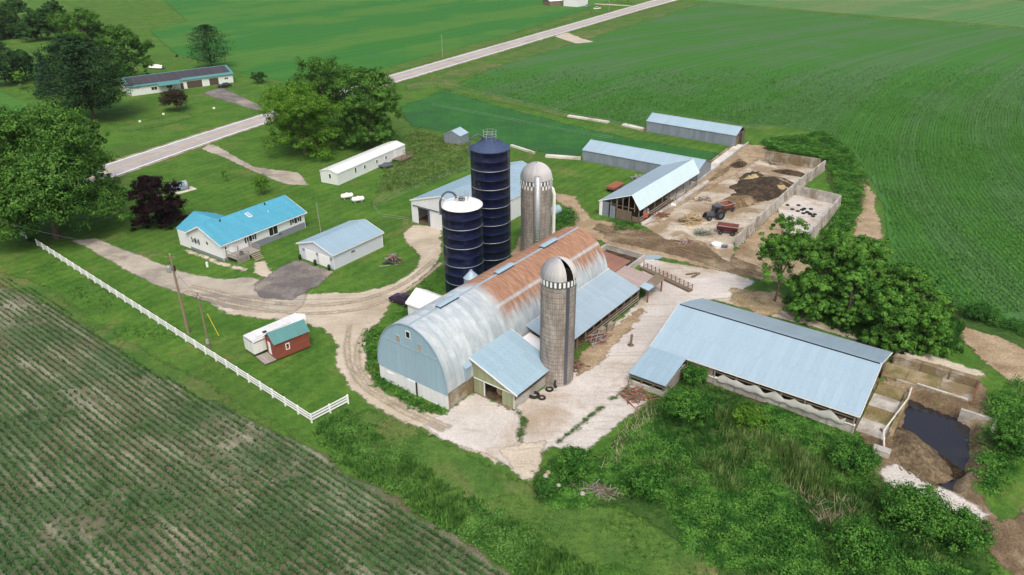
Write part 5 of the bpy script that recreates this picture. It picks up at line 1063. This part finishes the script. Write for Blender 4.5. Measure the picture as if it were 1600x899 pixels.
# lawn ornaments / signs at far lawn
for lab,px in (('small white marker on the far lawn by the tan strip',(223,182)),('small white marker near the bronze shrub',(260,171)),('white marker pair near the far drive',(339,163))):
    t=tag(ob('lawn_marker',MB().box((-.3,-.2,0),(.3,.2,.5)),'white_gloss',None,(*gp(*px),0)),lab,'marker')

sticks('scrap_heap','scattered boards and pipe on the feedlot dirt','scrap',(1100,318),30,3.,1.5,.15,['wood_old','wood_gray','rust'],.6,2.2,.05,30)
sticks('scrap_heap','loose planks beside the rear feedlot wall','scrap',(1215,264),24,3.,1.,.2,['wood_old','wood_gray'],.8,2.4,.06,-30)
pile('manure_pile','low dark muck spread beside the bedding heap','manure heap',(1175,283),5.,2.2,.45,'pile_dark',50,15)
pile('manure_pile','pale spoiled silage lump on the manure heap','straw heap',(1178,290),2.2,1.6,1.9,'straw_bale',10,17)
# ------------------------------------------------------------------ vegetation
def quads(P,N,S,asp=.6):
    """leaf quads at points P with normals N and sizes S"""
    n=len(P);r=rng.normal(size=(n,3));T=np.cross(N,r);T/=np.linalg.norm(T,axis=1)[:,None]+1e-9;B=np.cross(N,T)
    T=T*S[:,None]*.5;B=B*S[:,None]*.5*asp
    V=np.stack([P-T,P-B*.9,P+T,P+B*.9],1).reshape(-1,3);return V,np.arange(4*n).reshape(-1,4)
def unit(n):
    v=rng.normal(size=(n,3));return v/np.linalg.norm(v,axis=1)[:,None]
def crown_leaves(lobes,ncl,nlf,size,rc,flat=.7,shell=.55):
    """leaf clumps spread through overlapping lobes"""
    vol=np.array([l[3]*l[4]*l[5] for l in lobes])**.7;idx=rng.choice(len(lobes),ncl,p=vol/vol.sum());Lb=np.array(lobes)[idx]
    d=unit(ncl);d[:,2]=np.where(d[:,2]<-.35,-d[:,2]*.6,d[:,2]);rad=shell+(1-shell)*rng.random(ncl)**.6;rad*=rng.uniform(.85,1.16,ncl)
    cc=Lb[:,:3]+d*Lb[:,3:6]*rad[:,None];cr=rc*rng.uniform(.6,1.35,ncl)
    k=np.repeat(np.arange(ncl),nlf);e=unit(len(k));rr=rng.random(len(k))**.45
    P=cc[k]+e*(cr[k]*rr)[:,None]*np.array([1,1,flat]);N=e*1.1+d[k]*.6+unit(len(k))*.4+np.array([0,0,.3]);N/=np.linalg.norm(N,axis=1)[:,None]
    return P,N,size*rng.uniform(.6,1.3,len(k)),cc
def limbs(mb,h,r,tips,hs=.3,n=7):
    mb.tube([(0,0,-.1),(.02*h,0,h*hs),(0,.02*h,h*.75)],[r,r*.75,r*.25],8)
    for t in tips:
        t=np.array(t);z0=h*random.uniform(hs*.8,.55);a=np.array([t[0]*.08,t[1]*.08,z0]);b=a+(t-a)*.5+np.array([0,0,h*.03]);mb.tube([a,b,t],[r*.4,r*.25,r*.06],5)
def tree(name,label,px,topy,wpx,leaf,kind='round',nl=9000,size=.5,group=None,cat='tree',h=None,width=None,tr=None,hollow=.28):
    x,y=gp(*px);H=h or hgt(px[0],px[1],topy);Wd=width or wpx/pj((x,y,H*.6))[2];t=thing(name,label,cat,(x,y,0),0,group);R=Wd/2;lob=[]
    if kind=='round':
        zc=H*(.5+hollow*.35);n=9+int(Wd/2.4)
        lob=[(0,0,H*.58,R*.62,R*.62,H*.36),(0,0,H*(.36+hollow),R*.66,R*.66,H*.2)]
        for i in range(n):
            a=2*math.pi*i/n+random.random()*.6;rr=R*random.uniform(.42,.68);s=R*random.uniform(.3,.45);lob.append((rr*math.cos(a),rr*math.sin(a),H*random.uniform(hollow+.1,.76),s,s,s*.85))
        for i in range(3): lob.append((random.uniform(-.3,.3)*R,random.uniform(-.3,.3)*R,H*.84,R*.33,R*.33,H*.13))
    elif kind=='airy':
        n=8+int(Wd/2)
        for i in range(n):
            a=2*math.pi*i/n*1.7+random.random();rr=R*random.uniform(.1,.72);s=R*random.uniform(.26,.4);lob.append((rr*math.cos(a),rr*math.sin(a),H*random.uniform(.42,.9),s,s,s*.45))
    if kind in('round','airy'):
        nl=int(nl*2.6);size=size*.82;ncl=max(20,nl//80);P,N,S,cc=crown_leaves(lob,ncl,nl//ncl,size,R*(.125 if kind=='round' else .16),.7 if kind=='round' else .55)
        m=P[:,2]>.25;V,Q=quads(P[m],N[m],S[m]);tips=[l[:3] for l in lob]
    elif kind=='shrub':
        for i in range(6): a=i*1.05;lob.append((R*.45*math.cos(a),R*.45*math.sin(a),H*.42,R*.55,R*.55,H*.42))
        lob.append((0,0,H*.6,R*.6,R*.6,H*.4));nl=int(nl*1.8);size=size*.72;ncl=max(10,nl//40);P,N,S,cc=crown_leaves(lob,ncl,nl//ncl,size,R*.22,.8);m=P[:,2]>.05;V,Q=quads(P[m],N[m],S[m]);tips=[l[:3] for l in lob[:3]]
    else: # conifer: whorls of drooping sprays; 'pine' broad, 'spruce' narrow
        Pn=[];Nn=[];tips=[];lev=int(H/(.75 if kind=='spruce' else 1.1))
        for i in range(lev):
            fz=i/lev;z=H*(.08+.92*fz) if kind=='spruce' else H*(.16+.84*fz);rad=R*((1-fz)**.8 if kind=='spruce' else (math.sin(math.pi*min(1,.22+.78*fz))**.7)*(1 if fz<.9 else .7));nb=8 if kind=='spruce' else 7
            for b in range(nb):
                a=2*math.pi*b/nb+i*.9+random.random()*.5;rl=rad*random.uniform(.7,1.12);k=max(6,int(nl/(lev*nb)));s=rng.random(k)**.6
                up=(-.25 if kind=='spruce' else .12)*rl;px_=np.stack([math.cos(a)*rl*s,math.sin(a)*rl*s,z+up*s],1)+rng.normal(size=(k,3))*np.array([1,1,.35])*(.12+.10*rl)
                Pn.append(px_);Nn.append(np.tile([math.cos(a)*.3,math.sin(a)*.3,1.],(k,1))+rng.normal(size=(k,3))*.45)
                if b%2==0: tips.append((math.cos(a)*rl*.8,math.sin(a)*rl*.8,z+up*.8))
        P=np.concatenate(Pn);N=np.concatenate(Nn);N/=np.linalg.norm(N,axis=1)[:,None];V,Q=quads(P,N,size*rng.uniform(.6,1.3,len(P)),.35);tips=random.sample(tips,min(14,len(tips)))
    link('crown',npmesh('crown',V,Q,leaf),t);mb=MB()
    if kind in('spruce','pine'): mb.tube([(0,0,-.1),(0,0,H*.95)],[tr or .02*H,.03],8);[mb.tube([(0,0,q[2]*.93),q],[.1,.03],4) for q in tips]
    else: limbs(mb,H,tr or .022*H+.05,tips,.25 if kind!='shrub' else .1)
    ob('trunk',mb,'bark',t);return t
tree('shade_tree','huge dark green shade tree overhanging the white fence',(90,362),146,236,'leaf_mid','round',36000,.62,hollow=.06)
tree('shade_tree','smaller lighter tree joined to the huge shade tree',(158,290),164,70,'leaf_mid','round',6000,.55,hollow=-.02)
tree('shade_tree','bright green maple left of the dark roadside trees',(480,238),118,145,'leaf_light','round',16000,.55,hollow=-.1)
tree('shade_tree','dense dark tree between maple and mobile home',(586,226),97,112,'leaf_mid','round',17000,.6,hollow=-.12)
tree('shade_tree','dark tree behind the bright green maple',(515,205),80,135,'leaf_mid','round',15000,.65,hollow=-.05)
tree('purple_maple','dark purple-leaved maple on the house lawn',(252,343),264,92,'leaf_purple','round',13000,.42,hollow=-.04)
tree('pine_tree','broad dark pine in front of the far house',(152,178),44,140,'leaf_pine','pine',22000,1.0)
tree('pine_tree','lone pine standing behind the far house',(337,100),29,72,'leaf_pine','pine',7500,.8)
tree('spruce_tree','blue-grey spruce left of the broad pine',(84,135),70,52,'leaf_spruce','spruce',5500,.8)
tree('pine_tree','thin dark pine at the left field corner',(16,122),48,62,'leaf_pine','pine',6000,.9)
tree('shade_tree','tall tree with yellow-green top left of the covered boat',(212,120),26,88,'leaf_mid','round',11000,.75,hollow=-.08)
tree('shade_tree','tall grey-green tree behind the broad pine',(142,78),0,85,'leaf_mid','round',10000,.8,hollow=-.08)
tree('pine_tree','dark evergreen between spruce and tall trees',(124,125),42,72,'leaf_pine','pine',8000,.9)
tree('shade_tree','small pale orchard tree on the far left lawn',(40,128),98,26,'leaf_light','round',1500,.6,hollow=.1)
tree('shade_tree','dark rounded tree beside the thin pine',(48,114),62,58,'leaf_dark','round',5000,.7,hollow=-.08)
for lab,px,ty,w in (('dark woodland tree at the far left wood edge',(12,48),-6,78),('woodland tree with lighter crown at the wood edge',(72,52),-2,66),('woodland tree behind the wood edge clearing',(40,42),-16,70),('rightmost small tree of the dark wood',(98,36),-12,46)): tree('woodland_tree',lab,px,ty,w,'leaf_dark','round',7000,.9,'dark wood at the far left',hollow=-.12)
tree('bronze_shrub','bronze-brown rounded shrub before the far garage',(281,166),126,46,'leaf_bronze','shrub',3500,.6,cat='shrub')
tree('round_shrub','round dark shrub alone by the bean field',(410,124),103,25,'leaf_dark','shrub',1200,.7,cat='shrub')
tree('round_shrub','dark round shrub below the spruce',(68,144),128,22,'leaf_dark','shrub',1000,.7,cat='shrub')
tree('round_shrub','tiny cone shrub on the far lawn',(283,83),76,6,'leaf_pine','shrub',200,.6,cat='shrub')
tree('sapling','feathery young willow on the lawn behind the house',(411,299),263,30,'leaf_light','shrub',1500,.4,cat='sapling');tree('sapling','very thin young willow closer to the lane',(357,277),256,15,'leaf_light','shrub',320,.35,cat='sapling')
tree('evergreen_shrub','dark evergreen shrub growing through the white fence',(53,371),358,13,'leaf_dark','shrub',700,.3,cat='shrub')
bpy.data.objects.remove(sh_)
tree('locust_tree','slender locust tree with bare trunk beside the pale slab',(1210,478),342,100,'leaf_locust','round',7000,.4,tr=.2,hollow=.22)
for lab,px,ty,w,n_ in (('locust tree in the thicket next to the slender locust',(1282,488),360,104,9000),('tall middle locust of the thicket',(1336,496),380,108,10000),('locust at the corn side of the thicket',(1396,506),418,96,7500),('low spreading locust at the thicket end',(1450,535),462,82,6000),('low locust behind the barn roof edge',(1385,552),462,104,7000),('young locust between trunk and thicket',(1318,520),430,80,5000),('bushy low locust filling the thicket foot',(1258,505),440,80,5000),('low leafy locust at the barn side of the thicket',(1440,556),485,90,5000)): tree('locust_tree',lab,px,ty,w,'leaf_locust','round',int(n_*1.1),.46,'locust thicket',hollow=-.04)
for i,(px,ty,w) in enumerate((((1490,9),-8,40),((1530,9),-10,44),((1572,10),-8,46),((1605,12),-10,40),((1450,6),-6,30))): tree('woodland_tree','dark tree of the far treeline beyond the pale field',px,ty,w,'leaf_dark','round',2500,1.2,'far treeline at the field edge',hollow=.02)
tree('round_shrub','dark green tree by the distant farm drive',(988,9),-8,16,'leaf_dark','round',800,1.,cat='tree')
# ---- weeds, tall grass, crops (uncountable: one object per patch)
def scatter(poly,dens,world=False):
    A=np.array(poly if world else [gp(*p) for p in poly]);lo=A.min(0);hi=A.max(0);n=int(np.prod(hi-lo)*dens);P=rng.random((n,2))*(hi-lo)+lo;d=sdf(P,A);return P[d+rng.normal(size=n)*.4>0]
def blades(name,label,P,hmin,hmax,mat,nb=5,w=.09,lean=.45,seed=0,cat='tall grass',zf=None):
    n=len(P);tp=zf(P) if zf else 1.;k=np.repeat(np.arange(n),nb);hh=(hmin+(hmax-hmin)*lat(P[:,0],P[:,1],.35,seed)**1.2)*rng.uniform(.7,1.25,n)*tp
    base=np.c_[P,gz(P[:,0],P[:,1])][k]+np.c_[rng.normal(size=(len(k),2))*.12,np.zeros(len(k))];a=rng.random(len(k))*6.283;l=rng.uniform(.1,lean,len(k))*hh[k]
    tip=base+np.c_[np.cos(a)*l,np.sin(a)*l,hh[k]*rng.uniform(.7,1.1,len(k))];s=np.c_[-np.sin(a),np.cos(a),np.zeros(len(k))]*(w*rng.uniform(.6,1.5,len(k)))[:,None]
    V=np.stack([base-s,base+s,tip],1).reshape(-1,3);o=link(name,npmesh(name,V,np.arange(len(V)).reshape(-1,3),mat));return tag(o,label,cat,kind='stuff')
def leafy(name,label,P,hmin,hmax,mat,nl=9,size=.28,seed=0,sc=.3,spread=.3,zf=None):
    n=len(P);tp=zf(P) if zf else 1.;k=np.repeat(np.arange(n),nl);hh=hmin+(hmax-hmin)*lat(P[:,0],P[:,1],sc,seed)**1.5;hh=hh*tp
    Q3=np.c_[P,gz(P[:,0],P[:,1])][k]+np.c_[rng.normal(size=(len(k),2))*spread,hh[k]*rng.random(len(k))**.5];N=unit(len(k))*.7+np.array([0,0,1.]);N/=np.linalg.norm(N,axis=1)[:,None]
    V,Q=quads(Q3,N,size*rng.uniform(.6,1.3,len(k)),.7);return tag(link(name,npmesh(name,V,Q,mat)),label,'weeds',kind='stuff')
WEED=[(835,750),(870,722),(935,728),(990,665),(1040,605),(1060,572),(1110,592),(1330,697),(1362,716),(1352,745),(1440,800),(1530,842),(1560,960),(1200,960),(1100,880),(970,800),(850,790)]
WA=np.array([gp(*p) for p in WEED]);TAP=lambda P:np.clip(sdf(P,WA)/5.,.18,1)
P=scatter(WEED,10);v=lat(P[:,0],P[:,1],.09,3);leafy('weeds','broad bright-leaved weeds below the freestall barn',P[v>.5],.3,1.45,'weed_bright',20,.24,5,zf=TAP)
blades('tall_grass','dark tall grass among the weeds below the freestall barn',P[(v<=.56)],.35,.9,'weed_deep',10,.07,.8,2,zf=TAP)
P2=scatter(WEED,6);v2=lat(P2[:,0],P2[:,1],.16,31);blades('tall_grass','light yellow-green grass tufts through the weed bank',P2[v2>.55],.4,1.1,'weed_pale',8,.06,.6,3,zf=TAP)
P=scatter([(1110,650),(1250,680),(1330,740),(1290,790),(1200,760),(1130,700)],10);blades('reed_grass','pale seeding grass in the weeds beside the barn curtain',P,.8,1.7,'weed_pale',8,.08,.4,4)
P=scatter([(1230,770),(1300,780),(1350,830),(1330,870),(1270,820)],3);blades('dry_brush','dry straw-coloured brush among the weeds',P,.5,1.3,'reed_dry',5,.035,1.6,4,'brush')
P=scatter([(1000,640),(1020,620),(1010,690),(960,730),(930,745),(960,690)],3);blades('dry_brush','dry brush at the slab edge',P,.5,1.6,'reed_dry',3,.03,1.3,4,'brush')
P=scatter([(490,665),(540,640),(600,690),(700,760),(800,820),(930,905),(820,905),(700,828),(600,762),(520,712)],12);v=lat(P[:,0],P[:,1],.3,41);leafy('weeds','leafy bright green bank along the young corn edge',P[v>.45],.15,.9,'grass_tall',8,.26,6,.5,.2);blades('tall_grass','tall grass along the young corn edge',P[v<.6],.3,.9,'grass_tall',8,.08,.7,6)
P=scatter([(566,520),(590,505),(592,590),(640,618),(697,642),(690,648),(640,636),(585,600)],14);leafy('weeds','low green weeds along the barn gable foot',P,.1,.7,'weed_bright',8,.25,7,.5,.15)
P=scatter([(1220,480),(1260,470),(1420,470),(1500,520),(1490,545),(1500,565),(1480,560),(1390,565),(1290,515)],7);blades('tall_grass','tall grass under the locust thicket',P,.5,1.5,'weed_deep',9,.08,.5,8)
P=scatter([(1290,215),(1325,240),(1355,290),(1345,340),(1330,370),(1290,385),(1318,330),(1295,262),(1200,240),(1195,228)],6);leafy('weeds','tall weeds behind the bunker walls',P,.4,1.8,'weed_bright',16,.28,9)
P=scatter([(1540,640),(1600,610),(1640,700),(1590,740),(1545,790),(1520,760),(1535,700)],8);leafy('weeds','green weeds on the lagoon bank',P,.3,1.7,'weed_bright',16,.25,10)
P=scatter([(1480,480),(1530,498),(1620,530),(1620,548),(1560,525),(1500,508)],7);leafy('weeds','shrubby weeds between corn and dirt track',P,.5,2.2,'weed_deep',16,.26,11)
P=scatter([(868,345),(885,330),(905,340),(895,365),(870,368)],9);leafy('weeds','weedy clump beside the rear concrete silo',P,.3,1.5,'weed_deep',16,.25,12)
P=scatter([(590,300),(660,290),(735,262),(735,225),(650,200),(615,230)],5);blades('tall_grass','unmown grass beside the mobile home',P,.2,.8,'weed_pale',6,.08,.5,13)
P=scatter([(955,345),(985,350),(1000,362),(965,365)],8);leafy('weeds','green weeds at the foot of the open shed',P,.1,.7,'weed_deep',7,.25,14)
P=scatter([(610,500),(640,494),(690,460),(690,420),(655,440),(628,470)],10);leafy('weeds','grass and weeds around the milk house',P,.05,.35,'weed_bright',6,.2,15,.5,.15)
P=scatter([(545,640),(600,645),(680,682),(790,742),(850,785),(960,800),(1100,865),(1240,910),(1000,915),(880,860),(720,790),(580,700)],7);v=lat(P[:,0],P[:,1],.25,81);P=P[v>.35];blades('short_grass','patchy short grass below the farm track',P,.05,.3,'grass_tall',6,.07,1.2,82)
P=scatter([(30,395),(200,515),(480,665),(480,640),(300,525),(60,375)],4);v=lat(P[:,0],P[:,1],.2,83);blades('short_grass','ungroomed grass tufts along the white fence',P[v>.5],.05,.3,'grass_tall',6,.06,1.2,84)
# individual bushes in the weed bank
for lab,px,ty,w,lf,n_ in (('dense bright bush at the corner of the freestall lean-to',(1082,604),575,48,'weed_bright',2600),('rounded bush where the slab ends',(895,742),705,70,'weed_bright',3500),('leafy bush below the barn curtain end',(1325,742),698,80,'weed_bright',4500),('large green bush below the rubble pile',(1010,775),735,75,'weed_bright',3500),('bright bush along the broken slab',(1420,830),775,120,'weed_bright',5500),('bush at the outer end of the broken slab',(1490,862),815,90,'weed_bright',4000),('yellow-green bush mid bank',(1165,672),640,60,'leaf_light',3000),('bushy clump above the brush heap',(1065,660),612,80,'weed_bright',4200),('low bush by the rubble at the slab corner',(845,775),748,36,'weed_deep',1500),('bush at the bottom of the weed bank',(1330,880),830,110,'weed_bright',4500),('weedy bush on the lagoon outer bank',(1572,720),672,60,'weed_bright',3000),('dark shrub along the dirt track',(1530,512),488,50,'weed_deep',2500)): tree('bush',lab,px,ty,w,lf,'shrub',n_,.34,cat='bush')
sticks('brush_heap','pale dead branches heaped at the weed bank edge','brush heap',(930,770),70,2.6,.9,.5,['wood_gray','wood_old'],.8,2.2,.03,-20)
for i,px in enumerate(((848,746),(852,741),(868,762),(905,775))):
    tag(ob('boulder',MB().lathe([(.01,.4),(.2,.33),(.3,.15),(.28,0)],7),'concrete' if i!=1 else 'straw_bale',None,(*gp(*px),0)),('pale field stone at the tip of the weed bank','small tan stone beside the pale field stone','rounded stone half hidden by the slab-end bush','long stone near the dead branches')[i],'stone')
# ---- corn rows
def corn(name,label,P,h,nl,mat,w,hv=.3,lean=.6):
    n=len(P);k=np.repeat(np.arange(n),nl);H=h*rng.uniform(1-hv,1+hv,n)*(.55+.9*lat(P[:,0],P[:,1],.12,51))
    base=np.c_[P,np.full(n,.02)][k];base[:,2]+=H[k]*rng.uniform(0,.35,len(k));a=rng.random(len(k))*6.283;l=H[k]*rng.uniform(.25,lean,len(k));tip=base+np.c_[np.cos(a)*l,np.sin(a)*l,H[k]*rng.uniform(.35,.7,len(k))];s=np.c_[-np.sin(a),np.cos(a),np.zeros(len(k))]*(w*rng.uniform(.7,1.4,len(k)))[:,None]
    V=np.stack([base-s,base+s,tip],1).reshape(-1,3);tag(link(name,npmesh(name,V,np.arange(len(V)).reshape(-1,3),mat)),label,'corn',kind='stuff')
A=np.array([gp(*p) for p in FIELD_L]);a=math.radians(-38.5);ud=np.array([math.cos(a),math.sin(a)]);vd=np.array([-math.sin(a),math.cos(a)])
s0,s1=(A@vd).min(),(A@vd).max();t0,t1=(A@ud).min(),(A@ud).max();S,T=np.meshgrid(np.arange(s0,s1,.76),np.arange(t0,t1,.15));S=S.ravel();T=T.ravel()
P=(S+.25*(lat(T,S*0+3.,.05,61)-.5))[:,None]*vd+T[:,None]*ud+rng.normal(size=(len(S),2))*.07;px,py,_=np.array([0]),0,0
dist=P[:,1]*cP+CAM_H*sP;sx=800+FPX*P[:,0]/dist;vis=(sx>-80)&(sx<900)&(P[:,1]>44);P=P[vis];P=P[sdf(P,A)>.5]
keep=lat(P[:,0],P[:,1],.09,21)*.6+lat(P[:,0],P[:,1],.33,22)*.4;P=P[rng.random(len(P))<np.clip((keep-.08)*2.4,.25,1)]
corn('corn_rows','rows of young corn plants beside the white fence',P,.46,8,'corn_young',.045,.45,.9)
A=np.array([gp(*p) for p in FIELD_R]);cv=np.arange(-320,330,.92);yy=np.arange(98,300,.36);Cc,Y=np.meshgrid(cv,yy);Cc=Cc.ravel();Y=Y.ravel();t=Y-125;X=Cc+.21*t+.0023*t*t
P=np.c_[X,Y];dist=P[:,1]*cP+CAM_H*sP;sx=800+FPX*P[:,0]/dist;P=P[(sx<1680)&(sx>690)];P=P[sdf(P,A)>.8];P=P[rng.random(len(P))<np.clip((300-P[:,1])/120,0,1)];P=P+rng.normal(size=P.shape)*.07
corn('corn_rows','rows of green corn beyond the feedlot',P,.75,3,'corn_tall',.085,.3,.8)
hz=tag(link('haze',MB().box((-3050,-350,-3),(3050,4050,57)).mesh('haze','line_white')),'thin pale summer haze over the whole farm','haze',kind='stuff')
hm=bpy.data.materials.new('haze_air');hm.use_nodes=True;hm.node_tree.nodes.clear();ho=hm.node_tree.nodes.new('ShaderNodeOutputMaterial');hv=hm.node_tree.nodes.new('ShaderNodeVolumePrincipled')
hv.inputs['Density'].default_value=.00006;hv.inputs['Color'].default_value=(.86,.9,.95,1);hv.inputs['Anisotropy'].default_value=.2;hm.node_tree.links.new(hv.outputs[0],ho.inputs['Volume']);hz.data.materials.clear();hz.data.materials.append(hm)
print('PLANTS',len(P),'TRIS',sum(len(m.polygons) for m in bpy.data.meshes))
